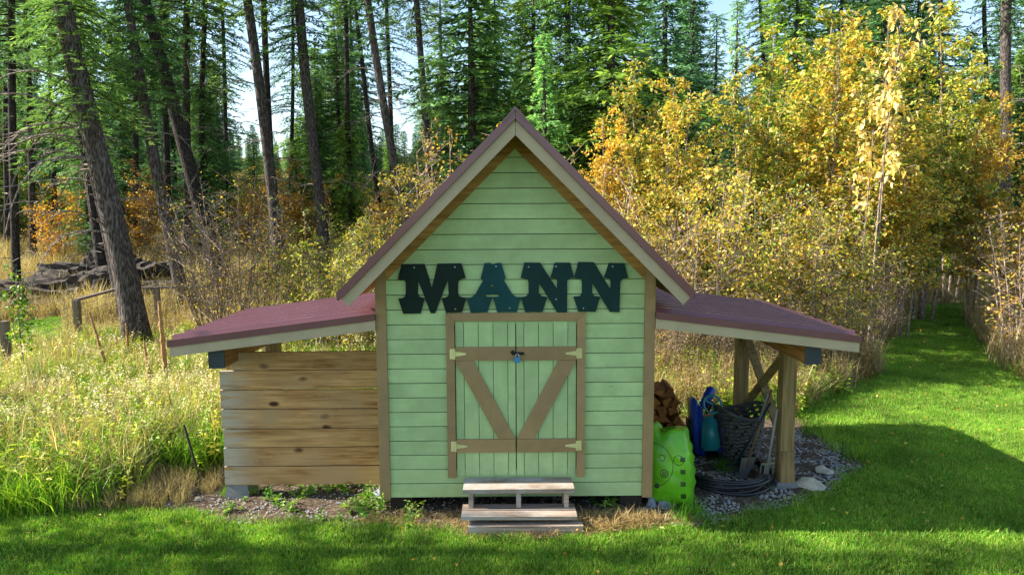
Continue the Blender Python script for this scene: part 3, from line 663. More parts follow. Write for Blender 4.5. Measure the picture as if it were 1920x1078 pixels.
def trunk_tree(pb, pt, wb, wt, Yd, label, crown=None, cz=None, csc=1., ndead=6, dz=(1.5, 6), dl=(.6, 1.4), bark='bark', Ht=15., group=None, seed=0, name='conifer_tree', azs=None):
    r_ = random.Random(900+seed); A_ = atY(*pb, Yd); B_ = atY(*pt, Yd); d = (B_-A_)/(B_[2]-A_[2]); px = (Yd-CAM[1])/F
    z0 = H(A_[0], Yd)-.15
    for _ in range(4): base = A_+d*(z0-A_[2]); z0 = H(base[0], Yd)-.15
    tr = thing(name, label, 'tree', tuple(base), group)
    rb, rt = wb*px*.375, wt*px*.385; zt = B_[2]-z0; ks = (rb-rt)/max(zt, .5)
    pts = []; rad = []; n_ = 16
    for i in range(n_+1):
        h = Ht*i/n_; bend = .05*math.sin(h*.5+seed)
        pts.append(base+d*h+np.array([bend if i else 0, .03*math.sin(h*.8), 0])); rr = max(.04, rb-ks*h if h < zt else rt*(1-.85*(h-zt)/(Ht-zt+.01)))
        rad.append(rr*(1.+.35*math.exp(-h*2.2)))
    MB().tube(pts, rad, 14).build('trunk', bark, tr, True)
    if crown:
        rot = Vector(d).to_track_quat('Z', 'Y').to_euler() if False else (0, math.atan(d[0]), 0)
        loc = tuple(d*cz)
        add_part(tr, 'crown', crown[0], loc, rot, csc); add_part(tr, 'limbs', crown[1], loc, rot, csc)
    for k in range(ndead):
        h = r_.uniform(*dz); az = r_.uniform(0, 6.28) if azs is None else r_.uniform(*azs)
        l_ = r_.uniform(*dl); add_part(tr, 'dead_branch', DEAD[r_.randrange(6)], tuple(d*h), (0, r_.uniform(-.25, .2), az), l_)
    return tr
fg = 'tall conifers along the meadow edge'
trunk_tree((258, 655), (128, 30), 60, 40, 7.8, 'thick leaning conifer trunk rising from the weeds behind the fence rail', TUFT[0], 4.7, (1., 1., .75), 16, (2.4, 5.4), (1.2, 2.4), 'bark', 12, fg, 1, azs=(2.0, 4.4))
trunk_tree((218, 520), (150, 150), 34, 26, 12.5, 'dark slim trunk half hidden behind the thickest leaning trunk', POLE[0], 1., .8, 8, (1, 6), (.8, 1.6), 'bark_dark', 13, fg, 2)
trunk_tree((338, 535), (258, 120), 31, 22, 13, 'leaning conifer whose bushy green tuft starts just above bare trunk', TUFT[1], 5.6, (1.2, 1.2, .8), 8, (1.5, 5), (.6, 1.3), 'bark', 12, fg, 3)
trunk_tree((400, 470), (268, 0), 38, 24, 16, 'strongly slanting dark conifer trunk above the reddish twiggy bush', POLE[1], 4., .9, 8, (2, 7), (.7, 1.4), 'bark_dark', 15, fg, 4)
trunk_tree((522, 460), (464, 0), 30, 21, 17, 'tall grey conifer trunk with a thinner trunk growing close beside it', POLE[2], 4.5, .9, 12, (3, 9), (.8, 1.6), 'bark', 16, fg, 5)
trunk_tree((508, 400), (496, 0), 17, 14, 18.5, 'thin straight conifer trunk tucked behind the tall grey one', None, 0, 1, 8, (3, 9), (.6, 1.2), 'bark_dark', 16, fg, 6)
trunk_tree((607, 480), (562, 0), 28, 22, 17, 'straight grey conifer trunk rising from the yellow-green bush', POLE[0], 4.5, .85, 10, (2, 9), (.7, 1.4), 'bark', 16, fg, 7)
trunk_tree((757, 400), (690, 0), 23, 17, 13, 'leaning conifer trunk covered in drooping pale dead branches', POLE[1], 5.4, .75, 34, (1.6, 7), (.7, 1.5), 'bark', 14, fg, 8)
trunk_tree((806, 290), (778, 0), 19, 14, 19, 'slim conifer trunk against bright sky beside the dense fir', POLE[2], 5., .7, 12, (4, 11), (.8, 1.8), 'bark', 15, fg, 9)
trunk_tree((32, 500), (17, 0), 19, 15, 14, 'slim trunk with short snags left of the soil heaps', POLE[0], 3.6, .9, 10, (1, 6), (.6, 1.4), 'bark_dark', 14, fg, 10)
trunk_tree((62, 430), (50, 100), 16, 12, 20, 'narrow dark trunk deep in the woods behind the slim snagged one', POLE[1], 3., 1., 6, (1, 6), (.7, 1.2), 'bark_dark', 15, fg, 11)
trunk_tree((175, 400), (128, 100), 28, 22, 15, 'dark trunk leaning away behind the thick one, crossed by dead branches', POLE[2], 3.5, .8, 10, (1, 6), (.9, 1.7), 'bark_dark', 15, fg, 12)
trunk_tree((1884, 290), (1890, 0), 25, 22, 19, 'straight grey conifer trunk standing above the orange-yellow trees by the path', POLE[1], 6.8, .8, 10, (4, 11), (.8, 1.5), 'bark', 17, fg, 13)
trunk_tree((1070, 260), (1066, 0), 17, 14, 15.5, 'grey conifer trunk inside the dense firs behind the roof ridge', FIR[0], 3.0, (1., 1., 1.1), 4, (4, 8), (.6, 1), 'bark', 15, fg, 14)
trunk_tree((660, 380), (648, 60), 14, 11, 22, 'thin dark trunk between the grey trunk and the dead-branched one', POLE[2], 5., .85, 10, (2, 9), (.8, 1.5), 'bark_dark', 16, fg, 15)
trunk_tree((712, 380), (672, 80), 13, 10, 20, 'thin slanting dark trunk just behind the dead-branched one', None, 0, 1, 10, (2, 8), (.8, 1.4), 'bark_dark', 15, fg, 16)
for k, (px, py, w, Yd) in enumerate(((255, 340, 13, 24), (312, 330, 15, 22), (350, 330, 17, 20), (378, 320, 13, 21), (310, 300, 11, 30), (430, 340, 10, 27), (545, 350, 9, 28), (735, 330, 11, 26), (100, 380, 10, 26), (10, 400, 12, 22), (1770, 280, 12, 22), (1740, 280, 9, 26), (1440, 260, 9, 26), (1850, 300, 11, 24))):
    trunk_tree((px, py+60), (px+rng.uniform(-22, 12), 0), w+2, w-2, Yd, 'thin dark trunk deep in the shaded conifer woods', POLE[k % 3], rng.uniform(2., 4.5), rng.uniform(.75, 1.), 7, (2, 8), (.7, 1.5), 'bark_dark', 15, 'thin trunks deep in the woods', 30+k)
def fir(px, Yd, top, sv, label, sx=1., group='firs behind the shed', name='fir_tree', h0=None):
    me = sv; X_ = atY(px, 400, Yd)[0]; z0 = H(X_, Yd)-.05; ztop = atY(px, top, Yd)[2]; h0 = h0 or 10
    s = (ztop-z0)/h0; tr = thing(name, label, 'tree', (X_, Yd, z0), group)
    rz = rng.uniform(0, 6.28)
    MB().tube([(X_, Yd, z0-.1), (X_+.03, Yd, z0+h0*s*.5), (X_, Yd, z0+h0*s*.99)], [.017*h0*s, .010*h0*s, .01], 10).build('trunk', 'bark', tr, True)
    add_part(tr, 'crown', me[0], rot=(0, 0, rz), sc=(s*sx, s*sx, s)); add_part(tr, 'limbs', me[1], rot=(0, 0, rz), sc=(s*sx, s*sx, s)); return tr
fir(885, 13.5, -190, FIR[0], 'dense dark green fir left of the roof ridge', 1.2)
fir(1140, 13, -260, FIR[2], 'broad fir with heavy green boughs right of the roof ridge', 1.35)
fir(1020, 10.5, 62, YOUNG[0], 'pointed young bright green spruce just behind the roof peak', .95, h0=7)
fir(1000, 17, -130, FIR[2], 'fir with sunlit yellow-green boughs behind the young spruce', 1.)
fir(1335, 15, 25, YOUNG[1], 'silvery green young spruce poking above the yellow trees', .9, h0=7)
fir(1372, 16, 0, YOUNG[1], 'taller silvery spruce behind its smaller silvery neighbour', .8, h0=7)
fir(1240, 19, -160, FIR[1], 'tall blue-green fir behind the yellow shrubs and the silvery spruces', 1.15)
for k, (px, Yd, top) in enumerate(((640, 27, 60), (405, 30, 110), (600, 31, 90), (665, 33, 120), (235, 26, 60), (160, 28, 30), (70, 30, 40), (330, 34, 40), (5, 24, 60), (1700, 24, -80), (1800, 30, 60), (1480, 22, -120), (1560, 26, -150), (1640, 24, -40), (1900, 34, 90), (840, 30, 180), (1290, 26, -100), (930, 24, -60), (395, 25, 200), (200, 20, 200), (655, 22, 210))):
    fir(px, Yd, top, FIR[k % 3], 'dark fir standing back in the dense woods', rng.uniform(1., 1.5), 'dark firs back in the woods')
for k in range(34):
    Yd = rng.uniform(36, 62); px = rng.uniform(-120, 2040)
    if 420 < px < 560 or 700 < px < 800: continue
    fir(px, Yd, rng.uniform(-120, 110), FIR[k % 3] if k % 2 else POLE[k % 3], 'distant conifer in the far back of the woods', rng.uniform(1., 1.45), 'distant conifers', h0=10 if k % 2 else 14)
for k in range(10):
    px = (430, 470, 520, 560, 705, 730, 760, 790, 480, 745)[k]
    fir(px, rng.uniform(45, 60), rng.uniform(230, 290), FIR[k % 3], 'low distant conifer under the open patch of sky', 1.3, 'low distant conifers')
for k in range(34):
    px = (rng.uniform(-60, 830) if k % 4 else rng.uniform(1660, 1960)); Yd = rng.uniform(21, 40); top = rng.uniform(110, 270)
    if 430 < px < 560 or 700 < px < 800: top = rng.uniform(255, 300)
    fir(px, Yd, top, (FIR+YOUNG)[k % 5], 'young conifer filling the gaps between the woodland trunks', rng.uniform(1., 1.4), 'young conifers between the trunks', h0=10 if k % 5 < 3 else 7)
# conifers standing beyond the lawn's left side (they throw the dappled shade on the lawn)
SLIM = [conifer(51, 11, 1.25, 3.2, 75, hx('2c4426'), hx('58753c'), .8, .4), conifer(52, 12, 1.3, 3.6, 80, hx('2c4426'), hx('58753c'), .8, .5)]
for k, (x, y, s) in enumerate(((-10.4, -.42, .92), (-12.6, -.95, 1.), (-9.2, -1.35, .8), (-15.2, -.75, 1.05))):
    tr = thing('conifer_tree', 'slim conifer beside the lawn casting dappled shade', 'tree', (x, y, -.05), 'conifers beside the lawn')
    MB().tube([(x, y, -.1), (x, y, 5*s), (x, y, 10.8*s)], [.13, .09, .02], 10).build('trunk', 'bark', tr, True)
    add_part(tr, 'crown', SLIM[k % 2][0], rot=(0, 0, k), sc=s); add_part(tr, 'limbs', SLIM[k % 2][1], rot=(0, 0, k), sc=s)

# ------------------------------------------------------------------ broadleaf shrubs and trees
def broadleaf(seed, Ht, Rd, nst, nleaf, ls, pal, stem_r=.02, bare=.25, spread=.45, twigs=26):
    r_ = random.Random(seed); Wd = MB(); tips = []
    for s in range(nst):
        az = r_.uniform(0, 6.28); ht = Ht*r_.uniform(.62, 1.) if s else Ht; ro = Rd*spread*r_.uniform(.3, 1.)*(0 if nst == 1 else 1); b0 = Vector((math.cos(az)*.12*(nst > 1), math.sin(az)*.12*(nst > 1), -.1))
        top = Vector((math.cos(az)*ro, math.sin(az)*ro, ht)); ph = r_.uniform(0, 6)
        def P(t_): return b0.lerp(top, t_)+Vector((math.sin(t_*5+ph)*.04*ht*.3, math.cos(t_*4+ph)*.04*ht*.3, 0))
        sr = stem_r*(.6+.4*ht/Ht); Wd.tube([P(i/8) for i in range(9)], [sr*(1-.85*i/8)+.003 for i in range(9)], 5, False)
        for k in range(twigs):
            t_ = bare+(1-bare)*(k+r_.random())/twigs; a2 = r_.uniform(0, 6.28); l_ = Rd*r_.uniform(.25, .8)*(.45+.65*math.sin(math.pi*min(1., max(0, t_-.1)/.95)**.9))
            p0 = P(min(t_, 1)); d = Vector((math.cos(a2), math.sin(a2), r_.uniform(.2, 1.0))).normalized()
            p1 = p0+d*l_*.55+Vector((0, 0, .02)); p2 = p0+d*l_+Vector((r_.uniform(-.1, .1), r_.uniform(-.1, .1), r_.uniform(-.15, .1)))*l_
            Wd.tube([p0, p1, p2], [.007, .005, .0025], 3, False); tips.append((p0, p1, p2))
            for j in range(2):
                q0 = p0.lerp(p2, r_.uniform(.3, .8)); q1 = q0+Vector((r_.uniform(-1, 1), r_.uniform(-1, 1), r_.uniform(-.2, .8)))*l_*.35
                Wd.tube([q0, q1], [.004, .002], 3, False); tips.append((q0, (q0+q1)/2, q1))
    V = []; Fc = []; C = []
    tot = sum(w for _, w in pal)
    for i in range(nleaf):
        p0, p1, p2 = tips[r_.randrange(len(tips))]; u = r_.uniform(.15, 1.05); b = p0.lerp(p1, u*2) if u < .5 else p1.lerp(p2, u*2-1)
        b = b+Vector((r_.gauss(0, .05), r_.gauss(0, .05), r_.gauss(0, .05)))
        d = Vector((r_.gauss(0, 1), r_.gauss(0, 1), r_.gauss(-.35, .6))).normalized(); sd_ = d.cross(Vector((r_.gauss(0, .6), r_.gauss(0, .6), 1))).normalized(); up = sd_.cross(d)
        L = ls*r_.uniform(.6, 1.2); w = L*r_.uniform(.26, .36); fo = L*r_.uniform(.0, .15); cu = -L*r_.uniform(0, .25)
        x = r_.uniform(0, tot); c = pal[-1][0]
        for cc, ww in pal:
            if x < ww: c = cc; break
            x -= ww
        br = r_.uniform(.7, 1.2); c = tuple(q*br for q in c); n_ = len(V)
        V += [tuple(b), tuple(b+d*L*.45+sd_*w+up*fo), tuple(b+d*L+up*cu), tuple(b+d*L*.45-sd_*w+up*fo)]
        Fc += [(n_, n_+1, n_+2), (n_, n_+2, n_+3)]; C += [c]*4
    me = colmesh('crown', V, Fc, C); me.materials.append(MATS['autumn'])
    wm = bpy.data.meshes.new('stems'); wm.from_pydata(Wd.v, [], Wd.f); wm.materials.append(MATS['stem_brown'])
    return me, wm
GOLD, YEL, ORG_, YGR, GRN, BRN = hx('d6b040'), hx('e2cc6c'), hx('cc9a3c'), hx('b4b850'), hx('6c8638'), hx('94754a')
P_gold = [(GOLD, 4), (YEL, 3.5), (ORG_, .9), (YGR, 2.5), (GRN, 1.8), (BRN, .9)]
P_mix = [(GOLD, 2.5), (YEL, 2.), (YGR, 3.5), (GRN, 3.6), (BRN, .6)]
P_org = [(ORG_, 3), (GOLD, 4), (BRN, 1.), (YEL, 2), (YGR, 1)]
P_yg = [(YGR, 5), (YEL, 2.5), (GRN, 3), (GOLD, 1)]
P_grn = [(hx('4c7a22'), 5), (hx('7da02c'), 3), (YGR, 1)]
BIG = [broadleaf(101, 6, 1.7, 6, 9500, .10, P_gold, .035), broadleaf(102, 6, 1.7, 6, 9500, .10, P_mix, .035), broadleaf(103, 6, 1.6, 6, 8000, .095, P_org, .03), broadleaf(104, 6, 1.6, 5, 9500, .10, P_yg, .035)]
BUSH = [broadleaf(111, 3, 1.2, 9, 3600, .065, P_gold, .014, .2, .75, 16), broadleaf(112, 3, 1.2, 9, 3600, .065, P_mix, .014, .2, .75, 16), broadleaf(113, 3, 1.1, 10, 1100, .06, P_org, .013, .15, .8, 16), broadleaf(114, 3, 1.2, 9, 3200, .065, P_yg, .014, .2, .75, 16), broadleaf(115, 3, 1.1, 14, 420, .05, P_gold, .011, .1, .9, 16), broadleaf(116, 3, 1.2, 9, 2600, .08, [(ORG_, 5), (GOLD, 3), (hx('b87420'), 2)], .014, .2, .75, 14)]
def shrub(px, Yd, top, tpl, label, h0, sx=1., group=None, name='shrub', rz=None, X_=None):
    X_ = atY(px, 400, Yd)[0] if X_ is None else X_; z0 = H(X_, Yd)-.02; s = (atY(px, top, Yd)[2]-z0)/h0
    tr = thing(name, label, 'shrub' if name.endswith('shrub') or name.endswith('bush') else 'tree', (X_, Yd, z0), group); rz = rng.uniform(0, 6.28) if rz is None else rz
    add_part(tr, 'crown', tpl[0], rot=(0, 0, rz), sc=(s*sx, s*sx, s)); add_part(tr, 'stems', tpl[1], rot=(0, 0, rz), sc=(s*sx, s*sx, s)); return tr
ga = 'autumn trees behind the open lean-to'
for px, Yd, top, k, lab in ((1290, 7.5, 160, 0, 'golden multi-stemmed young tree between the roof slope and the silvery spruces'), (1425, 8.5, 85, 1, 'yellow and green young tree in front of the silvery spruces'), (1540, 7.8, 70, 0, 'broad golden young tree behind the lean-to post'), (1500, 10.5, 20, 3, 'tall yellow-green tree behind the broad golden one'),
        (1650, 9.5, 50, 1, 'yellow-green tree behind the pale gold sapling'), (1745, 11, 40, 3, 'greenest leafy tree beside the end of the mown path'), (1830, 10.5, 190, 2, 'orange-gold tree at the far end of the mown path'), (1700, 8.6, 230, 0, 'shorter golden tree overhanging the mown path'), (1160, 8, 225, 2, 'orange twiggy young tree right behind the red roof slope'), (1220, 10, 130, 1, 'mixed green and gold tree standing before the tall blue-green fir'), (1610, 11.5, 40, 1, 'leafy yellow tree farthest back among the golden ones'), (1940, 8.5, 260, 2, 'orange tree on the far side of the mown path'), (1790, 14, 120, 3, 'pale green tree beyond the end of the path')):
    shrub(px, Yd, top, BIG[k], lab, 6, rng.uniform(.95, 1.15), ga, 'autumn_tree')
SAP = broadleaf(121, 5, 1.7, 3, 460, .145, [(hx('f2d78c'), 4), (hx('ebc568'), 2), (hx('f2dfa4'), 1.5)], .03, .62, .3, 9)
shrub(1632, 6.4, 12, SAP, 'slender sapling with large pale gold leaves above the yellow mass', 5, .62, None, 'sapling')
gb = 'autumn bushes around the clearing'
for px, Yd, top, k, lab in ((1180, 5.2, 380, 0, 'golden bush hugging the back of the red roof slope'), (1290, 4.6, 400, 4, 'nearly bare twiggy bush right behind the open lean-to roof'), (1350, 5.2, 330, 0, 'dense golden bush behind the lean-to roof'), (1440, 5.6, 340, 1, 'yellow-green bush above the lean-to roof edge'), (1530, 5.4, 380, 0, 'golden bush at the lean-to corner'), (1590, 5.9, 400, 1, 'mixed yellow bush drooping toward the mown path'), (1250, 4.2, 560, 4, 'low bare brush behind the firewood'), (1350, 4.4, 560, 4, 'low grey brush behind the toy and basket'), (1460, 4.5, 540, 4, 'grey twiggy brush behind the cross braces'), (1560, 4.9, 545, 4, 'bare grey brush beside the mown path entrance'), (1650, 6.8, 470, 4, 'dark bare brush on the left bank of the path'), (1930, 6.2, 390, 2, 'orange-leaved bush reaching in across the path'), (1110, 6.5, 300, 2, 'orange twiggy bush behind the roof peak'),
        (1640, 13.5, 420, 1, 'shaded bush closing the end of the path'), (1720, 15.5, 420, 3, 'green bush at the dark end of the path'), (1800, 15.5, 400, 3, 'dark green bush past the path end'), (1890, 11.5, 380, 0, 'golden bush above the dry grass bank'),
        (830, 9, 258, 2, 'orange bush behind the left roof slope'), (780, 8, 310, 0, 'golden bush beside the dead-branched trunk'), (890, 10, 245, 2, 'orange bush beneath the dense dark fir'), (700, 8.5, 400, 1, 'yellow bush just above the plank lean-to roof'), (600, 7.2, 395, 3, 'yellow-green bush below the straight grey trunk'), (650, 6.2, 440, 3, 'bright yellow-green bush over the plank lean-to'), (540, 7.6, 430, 3, 'yellow-green shrub beside the reddish twiggy bush'), (430, 7.4, 320, 4, 'reddish twiggy bush with few leaves behind the fence'), (385, 8.4, 360, 4, 'sparse bush with bare stems beside the fence rail'), (480, 8.2, 380, 2, 'orange twiggy bush behind the plank lean-to'), (500, 5., 540, 4, 'low twiggy weeds at the back of the plank lean-to')):
    shrub(px, Yd, top, BUSH[k], lab, 3, rng.uniform(.95, 1.2), gb, 'autumn_bush')
for k, (px, Yd, top) in enumerate(((265, 20, 315), (538, 20, 310), (572, 21, 325), (95, 19, 345), (455, 21, 345), (735, 19, 345))):
    shrub(px, Yd, top, BUSH[5], 'sunlit orange bush at the foot of the woodland trunks', 3, 1.05, 'orange bushes at the woodland foot', 'undergrowth_bush')
for k in range(24):
    px = rng.choice((rng.uniform(-20, 800), rng.uniform(0, 760), rng.uniform(1700, 1950))); Yd = rng.uniform(24, 36)
    shrub(px, Yd, rng.uniform(310, 350), BUSH[(2, 2, 0, 2, 1)[k % 5]], 'far orange undergrowth bush beneath the conifers', 3, rng.uniform(1., 1.6), 'orange undergrowth bushes', 'undergrowth_bush')
lf = broadleaf(131, 2.2, .55, 2, 300, .11, P_grn, .015, .35, .4, 14)
shrub(10, 4.6, 505, lf, 'leafy green sapling beside the weathered fence post', 2.2, 1., None, 'green_sapling')

# ------------------------------------------------------------------ ground cover (uncountable)
def scatter(name, pts, clumps, label, cat=None):
    """one object: points carrying instances of the clump meshes"""
    if not len(pts): return
    pts = np.array(pts, float); me = bpy.data.meshes.new(name); me.from_pydata(pts[:, :3].tolist(), [], [])
    for nm, ty, j in (('rz', 'FLOAT', 3), ('sc', 'FLOAT', 4), ('tilt', 'FLOAT', 5)):
        a = me.attributes.new(nm, ty, 'POINT'); a.data.foreach_set('value', pts[:, j].astype(np.float32))
    a = me.attributes.new('ix', 'INT', 'POINT'); a.data.foreach_set('value', (np.arange(len(pts)) % len(clumps)).astype(np.int32))
    o = bpy.data.objects.new(name, me); COL.objects.link(o)
    ng = bpy.data.node_groups.new(name, 'GeometryNodeTree'); ng.interface.new_socket('Geometry', in_out='INPUT', socket_type='NodeSocketGeometry'); ng.interface.new_socket('Geometry', in_out='OUTPUT', socket_type='NodeSocketGeometry')
    N = ng.nodes; L = ng.links; gi = N.new('NodeGroupInput'); go = N.new('NodeGroupOutput'); iop = N.new('GeometryNodeInstanceOnPoints'); L.new(gi.outputs[0], iop.inputs['Points'])
    jn = N.new('GeometryNodeGeometryToInstance')
    for cm in reversed(clumps):
        so_ = bpy.data.objects.new(name+'_source', cm); oi = N.new('GeometryNodeObjectInfo'); oi.inputs['Object'].default_value = so_; oi.inputs['As Instance'].default_value = False; L.new(oi.outputs['Geometry'], jn.inputs[0])
    L.new(jn.outputs[0], iop.inputs['Instance']); iop.inputs['Pick Instance'].default_value = True
    def at(nm, ty='FLOAT'):
        q = N.new('GeometryNodeInputNamedAttribute'); q.data_type = ty; q.inputs['Name'].default_value = nm; return q.outputs['Attribute']
    L.new(at('ix', 'INT'), iop.inputs['Instance Index'])
    cx = N.new('ShaderNodeCombineXYZ'); L.new(at('rz'), cx.inputs[2]); L.new(at('tilt'), cx.inputs[0])
    er = N.new('FunctionNodeEulerToRotation'); L.new(cx.outputs[0], er.inputs[0]); L.new(er.outputs[0], iop.inputs['Rotation'])
    L.new(at('sc'), iop.inputs['Scale']); L.new(iop.outputs[0], go.inputs[0])
    md = o.modifiers.new('scatter', 'NODES'); md.node_group = ng
    return tag(o, label, cat, kind='stuff')
def blades(seed, n_, rad, h0, h1, w, lean, pal, mat, seg=1, curl=.5):
    r_ = random.Random(seed); V = []; Fc = []; C = []
    for i in range(n_):
        a = r_.uniform(0, 6.28); d = rad*math.sqrt(r_.random()); x, y = d*math.cos(a), d*math.sin(a); h = r_.uniform(h0, h1); az = r_.uniform(0, 6.28); ln = lean*r_.random()**.7
        lx, ly = math.cos(az)*ln, math.sin(az)*ln; fa = r_.uniform(0, 6.28); wx, wy = math.cos(fa)*w*r_.uniform(.6, 1.2), math.sin(fa)*w
        c = np.array(r_.choice(pal))*r_.uniform(.65, 1.25); b = len(V)
        for s in range(seg):
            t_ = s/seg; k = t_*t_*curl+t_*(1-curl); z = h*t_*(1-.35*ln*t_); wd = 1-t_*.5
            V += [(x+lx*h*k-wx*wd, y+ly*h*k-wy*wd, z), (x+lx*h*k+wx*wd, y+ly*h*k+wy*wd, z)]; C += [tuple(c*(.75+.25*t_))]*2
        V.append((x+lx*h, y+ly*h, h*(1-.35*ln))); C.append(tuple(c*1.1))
        for s in range(seg-1): Fc.append((b+2*s, b+2*s+1, b+2*s+3, b+2*s+2))
        Fc.append((b+2*seg-2, b+2*seg-1, b+2*seg))
    me = colmesh('blades', V, Fc, C); me.materials.append(MATS[mat]); return me
def weed(seed, nst, h0, h1, nl, ls, pal, fluff=0, stemc=None):
    r_ = random.Random(seed); V = []; Fc = []; C = []
    def leaf(b, d, L, wf, c):
        sd_ = d.cross(Vector((r_.gauss(0, .4), r_.gauss(0, .4), 1))).normalized()*L*wf; n_ = len(V); m_ = b+d*L*.5
        V.extend([tuple(b), tuple(m_+sd_), tuple(b+d*L+Vector((0, 0, -.2*L))), tuple(m_-sd_)]); Fc.append((n_, n_+1, n_+2, n_+3)); C.extend([c]*4)
    for s in range(nst):
        az = r_.uniform(0, 6.28); h = r_.uniform(h0, h1); b0 = Vector((r_.gauss(0, .1), r_.gauss(0, .1), 0)); top = b0+Vector((math.cos(az)*h*.3*r_.random(), math.sin(az)*h*.3*r_.random(), h))
        c = np.array(r_.choice(pal)); sc_ = tuple(np.array(stemc if stemc else c)*.8); n_ = len(V); w = Vector((.004, .003, 0))
        V.extend([tuple(b0-w), tuple(b0+w), tuple(top)]); Fc.append((n_, n_+1, n_+2)); C.extend([sc_]*3)
        for k in range(nl):
            t_ = .12+.88*r_.random(); d = Vector((r_.gauss(0, 1), r_.gauss(0, 1), r_.uniform(-.1, .8))).normalized(); leaf(b0.lerp(top, t_), d, ls*r_.uniform(.5, 1.2)*(1.2-.6*t_), .2, tuple(c*r_.uniform(.65, 1.25)))
        for k in range(fluff):
            d = Vector((r_.gauss(0, 1), r_.gauss(0, 1), r_.gauss(.2, 1))).normalized(); leaf(top+d*r_.uniform(0, .06)-Vector((0, 0, .09*r_.random())), d, .028, .5, tuple(np.array(hx('c9b9a6'))*r_.uniform(.8, 1.15)))
    me = colmesh('weed', V, Fc, C); me.materials.append(MATS['weeds']); return me
LG = [hx('5f8e28'), hx('72a034'), hx('4a7c20'), hx('8cae44'), hx('5f8e28'), hx('9c9c50')]
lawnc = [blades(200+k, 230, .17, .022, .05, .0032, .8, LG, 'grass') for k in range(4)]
nr = np.random.default_rng(3)
def pts_in(n_, x0, x1, y0, y1, test, s0, s1, dz=0., tilt=.12):
    x = nr.uniform(x0, x1, n_); y = nr.uniform(y0, y1, n_); k = test(x, y); x, y = x[k], y[k]; m_ = len(x)
    return np.stack([x, y, hgt(x, y)+dz, nr.uniform(0, 6.28, m_), nr.uniform(s0, s1, m_), nr.normal(0, tilt, m_)], -1)
A1 = pts_in(5200, -6, 6.5, -1.8, 2.2, is_lawn, .8, 1.2)
A2 = pts_in(5200, 3.0, 13, 2.0, 8, is_lawn, .9, 1.3); A3 = pts_in(2200, 5, 15, 8, 15, is_lawn, 1., 1.5)
A4 = pts_in(2500, -18, -5, 5, 12, lambda x, y: pip(x, y, FIELD), 1., 1.6)
scatter('lawn_grass', np.concatenate([A1, A2, A3, A4]), lawnc, 'short mown lawn grass in front of and beside the shed', 'grass')
fw = []
for k in range(420):
    y = nr.uniform(66, 150); x = nr.uniform(-1, 1)*(y*.95+10); px = 960+F*x/(y+6)
    fw.append((x, y, H(x, y)-.2, nr.uniform(0, 6.28), nr.uniform(.55, .8) if (420 < px < 570 or 690 < px < 810) else nr.uniform(.8, 1.6), 0))
scatter('far_woods', fw, [FIR[0][0], FIR[1][0]], 'far-off mass of conifers on the rising ground', 'woods')
GT = [hx('5c8a24'), hx('7ba332'), hx('93a83a'), hx('47701f')]; DT = [hx('c4ae80'), hx('dac9a0'), hx('ae956a'), hx('988868')]
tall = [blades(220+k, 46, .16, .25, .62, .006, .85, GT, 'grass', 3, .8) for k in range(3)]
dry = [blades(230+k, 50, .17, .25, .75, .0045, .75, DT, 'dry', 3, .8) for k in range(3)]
wd = [weed(240+k, 6, .25, .7, 22, (.10, .15, .075)[k], [hx('7c9a30'), hx('97a83c'), hx('5b7f28'), hx('b4b04a')]) for k in range(3)]
wf = [weed(250+k, 6, .5, .85, 16, .08, [hx('98a04a'), hx('b0a350'), hx('7a8a38')], 9) for k in range(2)]
wb = [weed(260+k, 8, .35, .8, 12, .06, [hx('86683e'), hx('a0824e'), hx('6d5a3a'), hx('8f8068')], 0) for k in range(2)]
def wild_left(x, y): return ~is_lawn(x, y) & ~pip(x, y, FIELD) & ~((x > -3.15) & (x < 3.6) & (y < 2.75)) & ~((x > -3.7) & (y < .8))
def wild_right(x, y): return ~is_lawn(x, y) & ~((x < 3.6) & (y < 2.75))
def near_front(x, y): return wild_left(x, y) & (y < 2.2)
scatter('tall_green_grass', np.concatenate([pts_in(900, -8, -2.9, -.1, 2.4, wild_left, .6, 1.05), pts_in(1000, -12, 2, 2.2, 9, wild_left, .4, .8), pts_in(220, 3.2, 5.2, 1.0, 4.2, wild_right, .4, .8), pts_in(150, 3, 14, 4, 12, wild_right, .5, 1.)]), tall, 'tall green grass growing wild around the clearing', 'grass')
scatter('leafy_weeds', np.concatenate([pts_in(560, -8, -2.9, .1, 3, wild_left, .5, 1.1), pts_in(1300, -13, 2.6, 2.4, 9, wild_left, .3, .7), pts_in(350, 1, 5, 2.9, 6, wild_right, .5, 1.)]), wd, 'leafy yellow-green weeds beside and behind the shed', 'weeds')
scatter('seeding_weeds', np.concatenate([pts_in(110, -6.5, -2.9, 1.0, 4, wild_left, .55, .9), pts_in(110, -8, 1.5, 3, 6, wild_left, .5, .9)]), wf, 'weeds gone to pale fluffy seed', 'weeds')
scatter('dry_grass', np.concatenate([pts_in(420, -8, -2.9, .3, 3.2, wild_left, .6, 1.15), pts_in(120, -4.2, -2.95, .0, .8, lambda x, y: ~is_lawn(x, y), .2, .4), pts_in(1100, -14, 3, 3, 11, wild_left, .45, .9), pts_in(5200, -34, 8, 10.5, 36, wild_left, .8, 1.5), pts_in(700, 1.2, 6.3, 2.9, 7, wild_right, .5, 1.05),
    pts_in(700, 8, 14, 3, 12, wild_right, .8, 1.4), pts_in(500, 5, 16, 9, 22, wild_right, .8, 1.3)]), dry, 'dry tan grass of the meadow and woodland floor', 'grass')
scatter('brown_weeds', np.concatenate([pts_in(420, 1.1, 6, 2.9, 6.5, wild_right, .6, 1.2), pts_in(600, -20, 2, 6, 18, wild_left, .7, 1.3), pts_in(250, 8, 14, 3.5, 12, wild_right, .8, 1.4)]), wb, 'brown withered weeds behind the shed', 'weeds')
